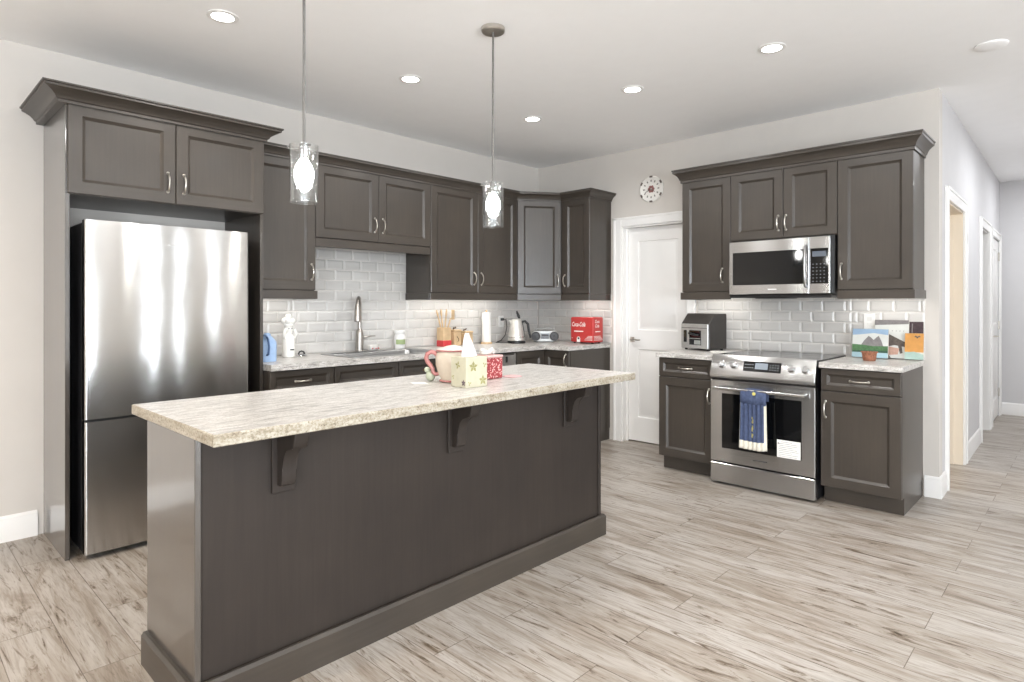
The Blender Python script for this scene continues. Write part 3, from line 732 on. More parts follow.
m = Mesh(MB); m.box(2.902, 2.992, MBF+.0015, MBF+.002, 1.635, 1.672); obj('screen', m, emis('clock_screen', (.5, .7, 1.), .12), pn)
m = Mesh(MB); m.box(2.595, 2.655, MBF-.0005, MBF+.0008, 1.408, 1.416); obj('badge', m, plain('badge_silver', (230, 230, 230), .3), d)
m = Mesh(MB); m.box(2.30, 3.02, .08, .40, 1.352, 1.3715, .004); m.box(2.48, 2.70, .12, .36, 1.346, 1.352); obj('underside_vent', m, DARK, t)

# ---------------------------------------------------------------- sink and tap
t = thing('kitchen_sink', (-2.2, -.36, .92), 'stainless drop-in sink set in the counter below the short cabinet', 'sink')
m = Mesh(); zt = ZA+.004
def rr(x0, x1, y0, y1, r, z, n=5):
    P = []
    for cx, cy, s0 in ((x1-r, y1-r, 0), (x0+r, y1-r, PI/2), (x0+r, y0+r, PI), (x1-r, y0+r, 1.5*PI)):
        for i in range(n+1): P.append((cx+r*math.cos(s0+i/n*PI/2), cy+r*math.sin(s0+i/n*PI/2), z))
    return P
m.rings([rr(SX0-.03, SX1+.03, SY0-.02, SY1+.02, .04, ZA+.0005), rr(SX0-.03, SX1+.03, SY0-.02, SY1+.02, .04, zt), rr(SX0+.02, SX1-.02, SY0+.02, SY1-.02, .05, zt),
         rr(SX0+.03, SX1-.03, SY0+.03, SY1-.03, .05, zt-.012), rr(SX0+.04, SX1-.04, SY0+.04, SY1-.04, .05, ZA-.17), rr(SX0+.07, SX1-.07, SY0+.07, SY1-.07, .04, ZA-.19)], cap0=False)
obj('basin', m, SINKM, t, angle=50)
m = Mesh(); m.lathe([(.045, ZA-.1898), (.045, ZA-.186), (.02, ZA-.188)], (-2.2, -.36, 0), 20); obj('drain', m, CHROME, t)
t = thing('kitchen_faucet', (-2.247, -.085, ZA), 'brushed nickel pull-down kitchen tap behind the sink', 'faucet')
fx_, fy_ = -2.247, -.070
TAP = plain('satin_tap_metal', (168, 163, 157), .34, 1)
m = Mesh(); m.lathe([(.034, 0), (.034, .006), (.031, .010), (.030, .14), (.026, .165), (.018, .175), (.0155, .18)], (fx_, fy_, ZA+.0005), 20); obj('body', m, TAP, t)
m = Mesh(); P = []; dx_, dy_ = -.62, -.785
for i in range(4): P.append((fx_, fy_, ZA+.17+i*.06))
for i in range(13):
    q = PI*i/12; r = .072; P.append((fx_+dx_*(r-r*math.cos(q)), fy_+dy_*(r-r*math.cos(q)), 1.285+.068*math.sin(q)))
m.tube(P, .0155, 12); obj('spout', m, TAP, t, angle=60)
m = Mesh(); e = Vector(P[-1]); m.tube([e+Vector((0, 0, .02)), e, e-Vector((0, 0, .03)), e+Vector((dx_*.012, dy_*.012, -.10)), e+Vector((dx_*.014, dy_*.014, -.115))], [.0175, .021, .023, .026, .023], 14); obj('spray_head', m, TAP, t, angle=60)
m = Mesh(); m.tube([(fx_+.02, fy_, ZA+.11), (fx_+.055, fy_-.012, ZA+.112)], .012, 10); m.tube([(fx_+.05, fy_-.010, ZA+.112), (fx_+.085, fy_-.022, ZA+.118), (fx_+.125, fy_-.035, ZA+.120)], [.008, .006, .005], 8); obj('lever', m, TAP, t, angle=60)

# ---------------------------------------------------------------- things on the sink counter
BLUE = plain('pale_blue_plastic', (158, 184, 218), .35); BLUED = plain('dark_blue_plastic', (60, 88, 130), .4)
t = thing('water_pitcher', (-3.155, -.40, ZA), 'pale blue plastic pitcher beside the refrigerator enclosure', 'pitcher')
m = Mesh(); m.rings([rr(-3.155-h, -3.155+h, -.40-.045, -.40+.045, .028, z) for h, z in ((.050, ZA+.0005), (.054, ZA+.006), (.056, ZA+.10), (.052, ZA+.132), (.030, ZA+.155), (.024, ZA+.165))]); obj('jug', m, BLUE, t, angle=40)
m = Mesh(); m.lathe([(.024, 0), (.024, .012), (.014, .022)], (-3.155, -.40, ZA+.165), 16); obj('cap', m, BLUE, t)
m = Mesh(); m.tube([(-3.176, -.447, ZA+.045), (-3.176, -.466, ZA+.05), (-3.174, -.472, ZA+.10), (-3.176, -.462, ZA+.150), (-3.170, -.42, ZA+.168)], .0065, 8); obj('handle', m, BLUED, t, label='dark blue handle')
t = thing('chef_figurine', (-2.908, -.20, ZA), 'white chef-shaped ceramic figurine against the tiles left of the sink', 'figurine')
m = Mesh(); m.lathe([(.036, 0), (.043, .008), (.043, .10), (.040, .135), (.032, .155), (.024, .165), (.026, .18)], (-2.908, -.20, ZA+.0005), 24); obj('body', m, WHITE, t)
m = Mesh(); m.ball((-2.908, -.20, ZA+.20), .032, .032, .034)
m.tube([(-2.944, -.215, ZA+.14), (-2.956, -.235, ZA+.175), (-2.944, -.225, ZA+.205)], .011, 8); m.tube([(-2.872, -.215, ZA+.14), (-2.866, -.235, ZA+.17), (-2.88, -.23, ZA+.20)], .011, 8); obj('head', m, WHITE, t, angle=60)
m = Mesh(); m.lathe([(.034, .222), (.038, .235), (.036, .24)], (-2.908, -.20, ZA), 20)
for i in range(6): m.ball((-2.908+.028*math.cos(i*PI/3), -.20+.028*math.sin(i*PI/3), ZA+.258), .024)
m.ball((-2.908, -.20, ZA+.285), .024); obj('chef_hat', m, WHITE, t, angle=60)
m = Mesh(); m.box(-2.918, -2.888, -.2450, -.2425, ZA+.052, ZA+.060); m.ball((-2.920, -.2305, ZA+.205), .004); m.ball((-2.898, -.2305, ZA+.205), .004); obj('face_marking', m, BLACK, t)
t = thing('sink_stopper', (-2.784, -.15, ZA), 'small black-knobbed metal strainer lying on the counter left of the tap', 'strainer')
m = Mesh(); m.lathe([(.040, 0), (.042, .004), (.036, .010), (.012, .016)], (-2.784, -.15, ZA+.0005), 24); obj('basket', m, CHROME, t)
m = Mesh(); m.tube([(-2.808, -.15, ZA+.014), (-2.80, -.15, ZA+.030), (-2.784, -.15, ZA+.035), (-2.768, -.15, ZA+.030), (-2.760, -.15, ZA+.014)], .006, 8); obj('knob', m, BLACK, t, angle=60)
t = thing('ruffled_bowl', (-2.165, -.11, ZA), 'small white ruffled bowl with red pattern beside the tap', 'bowl')
m = Mesh(); R = []
for r, h in ((.026, .005), (.040, .012), (.046, .032), (.050, .052), (.046, .052), (.040, .030), (.02, .014)):
    R.append([(-2.150+r*(1+.06*math.sin(9*2*PI*i/36)*(h > .02))*math.cos(2*PI*i/36), -.115+r*(1+.06*math.sin(9*2*PI*i/36)*(h > .02))*math.sin(2*PI*i/36)*.75, ZA+h-.004) for i in range(36)])
m.rings(R); obj('bowl', m, WHITE, t, angle=60)
m = Mesh()
for a, r in ((-.9, .048), (-1.5, .049), (-2.1, .048), (-.5, .047)): m.ball((-2.150+r*math.cos(a), -.115+r*.75*math.sin(a), ZA+.022), .007, .004, .006, 10, 6)
obj('red_dots', m, plain('cherry_red', (176, 60, 66), .5), t)
t = thing('soap_tub', (-1.860, -.075, ZA), 'white plastic tub with a green label right of the tap', 'tub')
m = Mesh(); m.lathe([(.038, 0), (.042, .004), (.046, .06), (.047, .10), (.041, .118), (.041, .126)], (-1.860, -.075, ZA+.0005), 24); obj('tub', m, WPLAST, t)
m = Mesh(); m.lathe([(.045, .126), (.047, .130), (.047, .150), (.043, .155), (.020, .155), (.018, .148)], (-1.860, -.075, ZA+.0005), 24); obj('lid', m, WPLAST, t)
m = Mesh(); R = []
for z in (.040, .080): R.append([(-1.860+.0475*math.cos(a), -.075+.0475*math.sin(a), ZA+z) for a in [(-2.9+i*.14) for i in range(16)]])
m.rings(R, False, False, closed=False); obj('label_band', m, plain('label_green', (158, 176, 128), .6), t)
LW = plain('light_wood', (204, 176, 138), .6, var=.12, scale=18); REDP = plain('red_paint', (196, 58, 62), .5)
t = thing('utensil_holder', (-1.412, -.12, ZA), 'square wooden utensil holder with a red base', 'utensil holder')
m = Mesh(); m.rings([rr(-1.412-h, -1.412+h, -.12-h, -.12+h, .006, z, 2) for h, z in ((.046, ZA+.0555), (.046, ZA+.167), (.044, ZA+.168), (.040, ZA+.166), (.040, ZA+.070))]); obj('crock', m, LW, t)
m = Mesh(); m.box(-1.460, -1.364, -.168, -.072, ZA+.0005, ZA+.055, .004); obj('red_base', m, REDP, t, label='red painted base')
def spoon(x, y, tx, ty, L, kind, lab):
    m = Mesh(); b = Vector((x, y, ZA+.088)); d = Vector((tx, ty, 1)).normalized(); e = b+d*L
    m.tube([b, b+d*(L*.7)], .0065, 8)
    if kind == 0: m.tube([b+d*(L*.68), b+d*(L*.78), e-d*.02, e], [.0065, .020, .021, .012], 10, flat=.4)
    else: m.box(*(sorted((e.x-.019, e.x+.019))), e.y-.004, e.y+.004, e.z-.085, e.z+.004, .003)
    tag(obj('wooden_spoon' if kind == 0 else 'wooden_spatula', m, LW, angle=60), lab, 'utensil', 'wooden utensils in the holder')
for k, e, kind, lab in ((-.25, .012, 0, 'wooden spoon leaning furthest left in the red-based holder'), (-.10, 0, 0, 'wooden spoon standing second from the left in the red-based holder'),
        (.09, -.016, 0, 'wooden spoon standing upright in the middle of the red-based holder'), (.29, 0, 1, 'broad wooden spatula leaning right in the red-based holder')):
    spoon(-1.412+.69*k*.04+.72*e, -.12-.724*k*.04+.69*e, .69*k, -.724*k, .245, kind, lab)
BRZ = plain('dark_bronze', (92, 72, 54), .4, .8)
def canister(x, y, r, h, lab):
    t = thing('wooden_canister', (x, y, ZA), lab, 'canister', 'wooden canisters beside the utensil holder')
    m = Mesh(); m.box(x-r, x+r, y-r, y+r, ZA+.0005, ZA+h, .006); obj('box', m, LW, t)
    m = Mesh(); m.box(x-r-.003, x+r+.003, y-r-.003, y+r+.003, ZA+h+.0005, ZA+h+.018, .005); ld = obj('lid', m, LW, t)
    m = Mesh(); m.tube([(x-.02, y, ZA+h+.016), (x-.015, y, ZA+h+.034), (x, y, ZA+h+.030), (x+.012, y, ZA+h+.040)], .006, 8); obj('knob', m, BRZ, ld, angle=60)
    m = Mesh(); q = [(x+.010*math.sin(i*.55)-.002, y-r-.0012, ZA+h*.30+i*.006) for i in range(9)]; m.tube(q, .003, 6); obj('painted_leaf', m, BRZ, t)
canister(-1.268, -.10, .044, .128, 'square wooden canister right beside the utensil holder')
canister(-1.135, -.095, .052, .110, 'wider square wooden canister left of the paper towel roll')
t = thing('paper_towel_holder', (-.892, -.125, ZA), 'white paper towel roll standing on a wooden base near the kettle', 'paper towel')
m = Mesh(); m.lathe([(.055, 0), (.055, .012), (.051, .016)], (-.892, -.125, ZA+.0005), 24); obj('base', m, LW, t)
m = Mesh(); m.lathe([(.043, .017), (.044, .019), (.044, .296), (.042, .298), (.02, .298)], (-.892, -.125, ZA), 28); obj('paper_roll', m, PAPER, t)
m = Mesh(); m.lathe([(.009, .2985), (.009, .318), (.006, .322)], (-.892, -.125, ZA), 12); obj('post', m, LW, t)
# outlets
def outlet(name, M, a, z, lab, gang=1):
    t = thing(name, M(a, .012, z), lab, 'outlet', )
    m = Mesh(M); m.box(a-.036*gang, a+.036*gang, .011, .0165, z-.058, z+.058, .002); obj('cover_plate', m, WPLAST, t)
    m = Mesh(M)
    for dz in (-.022, .022):
        m.box(a-.016, a+.016, .0165, .0178, z+dz-.014, z+dz+.014, .001)
    obj('socket_face', m, plain('socket_white', (225, 225, 222), .4), t)
outlet('wall_outlet', MA, -.580, 1.132, 'white wall outlet on the tiles left of the kettle')
outlet('wall_outlet', MB, 3.160, 1.178, 'white wall outlet on the tiles behind the paintings')
# kettle
KX, KY = -.630, -.27
KGL = plain('kettle_steel', (206, 205, 200), .36, .6, var=.05)
t = thing('electric_kettle', (KX, KY, ZA), 'shiny electric kettle with black handle and raised lid knob', 'kettle')
m = Mesh(); m.lathe([(.085, 0), (.088, .006), (.086, .020), (.080, .024)], (KX, KY, ZA+.0005), 28); obj('power_base', m, BLACK, t)
m = Mesh(); m.lathe([(.078, .025), (.082, .030), (.081, .058), (.078, .062), (.074, .10), (.062, .17), (.052, .212), (.048, .222), (.03, .226)], (KX, KY, ZA), 32); kb = obj('body', m, KGL, t)
m = Mesh(); m.lathe([(.0835, .058), (.0835, .064)], (KX, KY, ZA), 32, cap=False); obj('band', m, CHROME, kb)
rx, ry = .69, -.724        # image-right on the plan
m = Mesh(); m.tube([(KX+rx*.045, KY+ry*.045, ZA+.205), (KX+rx*.085, KY+ry*.085, ZA+.212), (KX+rx*.112, KY+ry*.112, ZA+.185), (KX+rx*.122, KY+ry*.122, ZA+.12), (KX+rx*.138, KY+ry*.138, ZA+.05)], [.011, .012, .013, .012, .009], 10); obj('handle', m, BLACK, t, angle=60)
m = Mesh(); m.tube([(KX+rx*.076, KY+ry*.076, ZA+.06), (KX+rx*.070, KY+ry*.070, ZA+.13), (KX+rx*.053, KY+ry*.053, ZA+.21)], .006, 8); obj('water_gauge', m, BLACK, t)
m = Mesh(); m.lathe([(.048, .2265), (.046, .232), (.03, .238)], (KX, KY, ZA), 24); ld = obj('lid', m, KGL, t)
m = Mesh(); m.tube([(KX+rx*.03, KY+ry*.03, ZA+.235), (KX+rx*.022, KY+ry*.022, ZA+.262), (KX+rx*.010, KY+ry*.010, ZA+.290), (KX+rx*.004, KY+ry*.004, ZA+.312)], [.010, .015, .012, .006], 10); obj('lid_lever', m, BLACK, ld, angle=60)
m = Mesh(); m.tube([(KX-rx*.045, KY-ry*.045, ZA+.195), (KX-rx*.062, KY-ry*.062, ZA+.215), (KX-rx*.070, KY-ry*.070, ZA+.222)], [.016, .012, .009], 10); obj('spout', m, KGL, t, angle=60)
m = Mesh(); m.box(-.594, -.566, -.046, -.0180, 1.14, 1.166, .004)
m.tube([(-.580, -.046, 1.153), (-.574, -.075, 1.15), (-.585, -.10, 1.08), (-.63, -.12, 1.0), (-.70, -.13, .95), (-.77, -.135, ZA+.009), (-.74, -.18, ZA+.006), (-.69, -.225, ZA+.006), (-.672, -.24, ZA+.008)], .0042, 8)
obj('power_cord', m, BLACK, t, angle=60)
# radio in the corner, turned to the room
ca, sa = math.cos(YAW), math.sin(YAW)
def MR(cx, cy):
    def f(u, w_, z): # u image-right, w_ toward camera
        return (cx+sa*u-ca*w_, cy-ca*u-sa*w_, z)
    return f
Mr = MR(-.295, -.345)
SIL = plain('radio_silver', (168, 168, 166), .35, .5); RDK = plain('radio_dark', (58, 58, 60), .45)
t = thing('portable_radio', (-.295, -.345, ZA), 'silver portable radio with round speakers in the counter corner', 'radio')
def cap_prof(hw, hh, r, zc_, n=8):
    P = []
    for cx, s0 in ((hw-r, -PI/2), (-hw+r, PI/2)):
        for i in range(n+1): q = s0+i/n*PI; P.append((cx+r*math.cos(q), zc_+hh/r*r*math.sin(q)))
    return P
m = Mesh(Mr); pr = cap_prof(.138, .056, .056, ZA+.060); m.rings([[(u*.94, -.07, ZA+.06+(z-ZA-.06)*.9) for u, z in pr], [(u, -.05, z) for u, z in pr], [(u, .045, z) for u, z in pr], [(u*.96, .062, ZA+.06+(z-ZA-.06)*.9) for u, z in pr]]); obj('case', m, SIL, t, angle=40)
for u in (-.092, .090):
    m = Mesh(Mr); m.lathe([(.044, .062), (.046, .068), (.040, .070), (.034, .066), (.012, .067), (.008, .071)], (u, 0, ZA+.060), 24, 'y'); obj('speaker', m, RDK, t)
    m = Mesh(Mr); m.lathe([(.046, .0655), (.049, .070), (.046, .0715), (.044, .069)], (u, 0, ZA+.060), 24, 'y', cap=False); obj('speaker_ring', m, SIL, t)
m = Mesh(Mr); m.box(-.042, .038, .062, .068, ZA+.034, ZA+.086, .003); fp = obj('tuner_panel', m, plain('radio_grey', (120, 124, 130), .4), t)
m = Mesh(Mr); m.box(-.034, .030, .068, .0695, ZA+.060, ZA+.078); 
for i in range(5): m.box(-.034+i*.014, -.025+i*.014, .068, .070, ZA+.040, ZA+.048)
obj('dial_window', m, RDK, fp)
m = Mesh(Mr); m.tube([(-.10, -.01, ZA+.112), (-.09, -.01, ZA+.128), (-.05, -.01, ZA+.136), (.05, -.01, ZA+.136), (.09, -.01, ZA+.128), (.10, -.01, ZA+.112)], .006, 8); obj('carry_handle', m, SIL, t, angle=60)
for u in (-.08, .08): m = Mesh(Mr); m.box(u-.012, u+.012, -.03, .03, ZA+.0005, ZA+.007); obj('foot', m, RDK, t)
# red box with white lettering
def text_mesh(name, s, M, a, z, b, size, mat, parent, shear=0., flip=1, squash=1., ext=.0008):
    cu = bpy.data.curves.new('lettering', 'FONT'); cu.body = s; cu.size = size; cu.align_x = 'CENTER'; cu.align_y = 'CENTER'; cu.shear = shear; cu.resolution_u = 3; cu.offset = size*.012
    ob = bpy.data.objects.new('lettering', cu); COL.objects.link(ob)
    dg = bpy.context.evaluated_depsgraph_get(); dg.update()
    me = bpy.data.meshes.new_from_object(ob.evaluated_get(dg)); bpy.data.objects.remove(ob); bpy.data.curves.remove(cu)
    m = Mesh(M); V = [m.v((a+v.co.x*flip*squash, b, z+v.co.y)) for v in me.vertices]
    W = [m.v((a+v.co.x*flip*squash, b+ext, z+v.co.y)) for v in me.vertices]
    for p in me.polygons: m.f([W[i] for i in p.vertices])
    for p in me.edges:
        pass
    bmesh.ops.delete(m.bm, geom=V, context='VERTS')
    bpy.data.meshes.remove(me)
    return obj(name, m, mat, parent, smooth=False)
CRED = plain('box_red', (190, 56, 54), .35, var=.03); WLET = plain('white_lettering', (244, 236, 232), .5)
CX0, CX1, CY0, CY1, CZ1 = -.25, -.085, -.905, -.635, ZA+.252
t = thing('red_cooler_box', ((CX0+CX1)/2, (CY0+CY1)/2, ZA), 'red retro box with white script lettering at the counter end by the pantry door', 'box')
m = Mesh(); m.box(CX0, CX1, CY0, CY1, ZA+.012, CZ1, .012, seg=2); bx0 = obj('box', m, CRED, t, angle=50)
def MC(a, b, z): return (CX0-b, CY1-a, z)          # large face, a from its left end
def MC2(a, b, z): return (CX0+a, CY0-b, z)         # small face
text_mesh('lettering', 'Coca-Cola', MC, .098, ZA+.182, .0004, .060, WLET, bx0, shear=.25, squash=.62)
text_mesh('lettering', 'Coca\nCola', MC2, .062, ZA+.190, .0004, .042, WLET, bx0, shear=.25, squash=.8)
m = Mesh(MC); m.box(.045, .155, .0002, .0012, ZA+.112, ZA+.122); m.box(.015, .028, .0002, .0012, ZA+.05, ZA+.054)
for i in range(4): m.box(.17+.012*i, .262, .0002, .0012, ZA+.034+i*.012, ZA+.038+i*.012)
obj('white_stripes', m, WLET, bx0)
m = Mesh(MC2); m.box(.035, .115, .0002, .0012, ZA+.112, ZA+.120)
for i in range(4): m.box(.01, .155-.012*i, .0002, .0012, ZA+.034+i*.012, ZA+.038+i*.012)
obj('white_stripes', m, WLET, bx0)
m = Mesh(MC); m.prism([(.082, ZA+.014), (.118, ZA+.014), (.118, ZA+.050), (.109, ZA+.066), (.091, ZA+.066), (.082, ZA+.050)], .0002, .006, 'y'); d = obj('spout_panel', m, WLET, t)
m = Mesh(MC); m.lathe([(.010, .006), (.010, .009)], (.104, 0, ZA+.050), 14, 'y'); obj('opener', m, BLACK, d)
for x in (CX0+.03, CX1-.03):
    for y in (CY0+.03, CY1-.03): m = Mesh(); m.lathe([(.012, .0005), (.012, .0125)], (x, y, ZA), 10); obj('foot', m, BLACK, t)

# ---------------------------------------------------------------- toaster oven left of the stove
ZC = .925
q = math.atan2(-.265, .964)
tox, toy = -.305, -2.085          # front right bottom corner
def MT(a, b, z): # a leftwards along the front from the right corner, b backwards
    ux_, uy_ = math.cos(q), math.sin(q)
    return (tox+ux_*b-uy_*a*-1*-1, toy+uy_*b+ux_*a, z)
t = thing('toaster_oven', (-.25, -1.98, ZC), 'compact black and silver toaster oven left of the stove', 'toaster oven')
m = Mesh(MT); m.prism([(.006, ZC+.014), (.006, ZC+.222), (.075, ZC+.302), (.205, ZC+.302), (.212, ZC+.29), (.212, ZC+.014)], 0, .298, 'x', bev=.004); obj('housing', m, plain('oven_housing', (52, 48, 45), .4), t)
m = Mesh(MT); m.box(.006, .292, -.006, .0055, ZC+.016, ZC+.218, .004); ff = obj('front_fascia', m, plain('oven_silver', (190, 190, 188), .3, .7), t)
m = Mesh(MT); m.box(.075, .200, -.009, -.0065, ZC+.045, ZC+.165, .002); dw = obj('door_window', m, BGLASS, ff)
m = Mesh(MT); m.tube([(.185, -.010, ZC+.140), (.185, -.030, ZC+.140), (.110, -.034, ZC+.128), (.105, -.010, ZC+.128)], .009, 8); obj('door_handle', m, BLACK, dw, angle=60)
m = Mesh(MT); m.box(.079, .196, -.0105, -.0092, ZC+.095, ZC+.100); m.box(.079, .145, -.0105, -.0092, ZC+.050, ZC+.085); obj('rack', m, plain('rack_grey', (165, 168, 165), .4, .3), dw)
m = Mesh(MT); m.box(.228, .262, -.0085, -.0062, ZC+.065, ZC+.165, .002); obj('control_window', m, BGLASS, ff)
m = Mesh(MT); m.box(.016, .282, -.0085, -.0062, ZC+.182, ZC+.186); obj('trim_line', m, RDK, ff)
for a in (.03, .268):
    for b in (.03, .185): m = Mesh(MT); m.lathe([(.012, .0005), (.012, .0138)], (a, b, ZC), 10); obj('foot', m, BLACK, t)
m = Mesh(); m.rings([rr(-.425, -.345, -2.262, -2.152, .012, ZC+.0006), rr(-.43, -.34, -2.268, -2.146, .014, ZC+.010), rr(-.42, -.35, -2.258, -2.156, .012, ZC+.014)]); tag(obj('spoon_rest', m, WHITE, angle=40), 'small white dish in front of the toaster oven by the stove', 'dish')

# ---------------------------------------------------------------- paintings and basket right of the stove
SKY = plain('painted_sky', (146, 172, 198), .8, var=.05); CLOUD = plain('painted_cloud', (208, 210, 206), .8, var=.03); MTN = plain('painted_mountain', (128, 124, 124), .8, var=.12, scale=60)
GRN = plain('painted_green', (76, 112, 74), .8, var=.25, scale=80); DGR = plain('painted_dark_green', (56, 86, 70), .8, var=.2, scale=80); WAT = plain('painted_water', (156, 184, 194), .8, var=.06)
ORA = plain('painted_orange', (204, 148, 82), .8, var=.08); AQUA = plain('painted_aqua', (160, 184, 176), .8, var=.08); PUR = plain('painted_plum', (72, 58, 62), .8, var=.2, scale=50)
PBLK = plain('painted_charcoal', (96, 88, 82), .8, var=.25, scale=60); PINK = plain('painted_pink', (196, 158, 142), .8, var=.15, scale=60); CANV = plain('canvas_edge', (206, 202, 192), .9)
def canvas(name, y0, x0, w_, h, lean, rot, lab, paint, group=None):
    """y0: left end on the wall axis (distance from corner), x0: distance of its foot from the wall"""
    cr, sr = math.cos(rot), math.sin(rot)
    def M(a, b, z):
        bb = b - z*math.tan(lean); return MB(y0+a*cr+bb*sr*-1, x0+a*sr+bb*cr, ZC+.0008+.006+z)
    m = Mesh(M); m.box(0, w_, -.016, 0, 0, h); mats = [CANV]
    def poly(pts, mat, lift=.0006):
        if mat not in mats: mats.append(mat)
        m.f([m.v((a*w_, lift, z*h)) for a, z in pts], mats.index(mat))
    paint(poly)
    o = obj(name, m, mats, origin=MB(y0+w_/2, x0, ZC), smooth=False)
    return tag(o, lab, 'painting', 'small canvases leaning on the stove backsplash')
def p_mtn(P):
    P([(0, .32), (1, .32), (1, 1), (0, 1)], SKY); P([(0, .42), (.3, .40), (1, .42), (1, .80), (.6, .86), (.2, .80), (0, .78)], CLOUD, .0009)
    P([(.22, .38), (.34, .60), (.46, .76), (.53, .70), (.60, .62), (.68, .72), (.74, .77), (.82, .58), (.88, .38)], MTN, .0012)
    P([(0, .20), (1, .20), (1, .42), (.6, .40), (.3, .44), (0, .46)], GRN, .0015); P([(0, .18), (1, .18), (1, .26), (0, .24)], DGR, .0018); P([(0, 0), (1, 0), (1, .18), (0, .18)], WAT, .0009)
def p_mono(P):
    P([(0, 0), (1, 0), (1, 1), (0, 1)], CLOUD); P([(0, .86), (1, .90), (1, 1), (0, 1)], MTN, .0009); P([(.05, .40), (.40, .64), (.92, .42), (.92, .30), (.6, .34), (.3, .28), (.05, .34)], PBLK, .0009)
    P([(.70, .34), (.80, .36), (.84, .14), (.76, .12)], PBLK, .0012); P([(.20, .06), (.70, .10), (.74, .26), (.45, .30), (.22, .22)], PINK, .0012); P([(0, 0), (.5, 0), (.42, .10), (0, .12)], PBLK, .0015)
    for i in range(7): x = .18+.11*i; z = .70+.08*((i*3) % 3)/2; P([(x, z), (x+.035, z+.01), (x+.02, z+.035)], MTN, .0012)
def p_plum(P):
    P([(0, 0), (1, 0), (1, 1), (0, 1)], PUR); P([(.25, .1), (.30, .1), (.34, .95), (.28, .95)], MTN, .0009)
def p_orange(P):
    P([(0, .28), (1, .28), (1, 1), (0, 1)], ORA); P([(0, 0), (1, 0), (1, .20), (.5, .30), (0, .26)], AQUA, .0009)
    P([(.48, .86), (.58, .92), (.66, .88), (.76, .92), (.86, .87), (.72, .85), (.66, .80), (.60, .85)], PBLK, .0012)
canvas('canvas_painting', 3.203, .072, .205, .262, .10, 0, 'grey and white canvas painting standing behind the mountain painting', p_mono)
canvas('canvas_painting', 3.395, .040, .094, .252, .06, 0, 'dark plum canvas painting standing behind the orange one', p_plum)
canvas('canvas_painting', 3.394, .108, .108, .175, .10, 0, 'orange sunset canvas painting with a bird at the counter end', p_orange)
canvas('canvas_painting', 3.078, .137, .222, .198, .14, 0, 'mountain lake canvas painting with green shore', p_mtn)
BSK = plain('wicker_brown', (148, 98, 74), .75, var=.35, scale=120)
t = thing('wicker_basket', (-.33, -3.235, ZC), 'little brown wicker basket in front of the mountain painting', 'basket')
m = Mesh(); R = []
for r, h in ((.034, 0), (.037, .004), (.041, .030), (.044, .052), (.046, .056), (.043, .058), (.040, .050), (.034, .012)):
    R.append([(-.33+r*(1+.03*math.cos(16*2*PI*i/64)*(h > .003))*math.cos(2*PI*i/64), -3.235+r*(1+.03*math.cos(16*2*PI*i/64)*(h > .003))*math.sin(2*PI*i/64), ZC+.0005+h) for i in range(64)])
m.rings(R); obj('basket', m, BSK, t, angle=60)
m = Mesh()
for k in range(16):
    a = 2*PI*k/16; m.ball((-.33+.044*math.cos(a), -3.235+.044*math.sin(a), ZC+.058), .009, .009, .005, 8, 6)
obj('braided_rim', m, BSK, t, angle=60)

# ---------------------------------------------------------------- things on the island
IVORY = plain('ivory_glaze', (200, 187, 170), .25, var=.05); PNK = plain('pink_glaze', (170, 112, 108), .3, var=.15)
TX, TY = -2.990, -2.065
t = thing('teapot', (TX, TY, ZC), 'ivory teapot with curled pink handle behind the tissue box', 'teapot')
m = Mesh(); m.lathe([(.052, 0), (.066, .003), (.066, .010), (.060, .014), (.074, .045), (.085, .085), (.086, .118), (.080, .140), (.074, .150), (.070, .154)], (TX, TY, ZC+.0005), 36); obj('body', m, IVORY, t)
m = Mesh(); m.lathe([(.076, .1535), (.080, .157), (.076, .161), (.056, .166), (.034, .174), (.014, .178)], (TX, TY, ZC+.0005), 32); ld = obj('lid', m, plain('cream_glaze', (218, 212, 202), .3), t)
m = Mesh(); m.lathe([(.0815, .150), (.083, .1545), (.081, .158)], (TX, TY, ZC+.0005), 32, cap=False); m.lathe([(.067, .004), (.069, .008), (.064, .013)], (TX, TY, ZC+.0005), 32, cap=False); obj('pink_band', m, PNK, t, label='pink band')
lx, ly = -.69, .724
def L(r, z): return (TX+lx*r, TY+ly*r, ZC+z)
m = Mesh(); m.tube([L(.078, .128), L(.090, .142), L(.108, .146), L(.126, .136), L(.132, .116), L(.124, .096), L(.110, .080), L(.100, .062), L(.098, .046), L(.084, .036), L(.070, .040)], [.010, .011, .0115, .0115, .011, .011, .0105, .010, .0095, .009, .008], 10); obj('handle', m, PNK, t, label='curled pink handle', angle=60)
TBX = plain('tissue_box_card', (190, 186, 164), .6, var=.06, scale=25); LEAF = plain('printed_leaf', (150, 146, 96), .6, var=.2); PLUM2 = plain('printed_plum', (104, 88, 96), .6, var=.2)
bt = math.radians(-4)
def MTB(a, b, z): # a to the right along the front, b backwards, from the near front corner
    return (-3.109+a*math.cos(bt)-b*math.sin(bt), -2.290+a*math.sin(bt)+b*math.cos(bt), ZC+z)
t = thing('tissue_box', MTB(.06, .055, 0), 'square tissue box printed with leaves and a white tissue pulled up', 'tissue box')
m = Mesh(MTB); m.box(0, .124, 0, .112, .0005, .137, .0015); bx0 = obj('carton', m, TBX, t)
m = Mesh(MTB)
def leaf(face, a, z, r, n, mi):
    for k in range(n):
        an = 2*PI*k/n+.3; c, s_ = math.cos(an), math.sin(an); pts = []
        for (f_, g) in ((.0, 0), (.5, .28), (1, 0), (.5, -.28)):
            pa, pz = a+r*(f_*c-g*s_), z+r*(f_*s_+g*c)
            pts.append((pa, -.0006-.0001*k, pz) if face == 0 else (-.0006-.0001*k, pa, pz))
        m.f([m.v(p) for p in pts], mi)
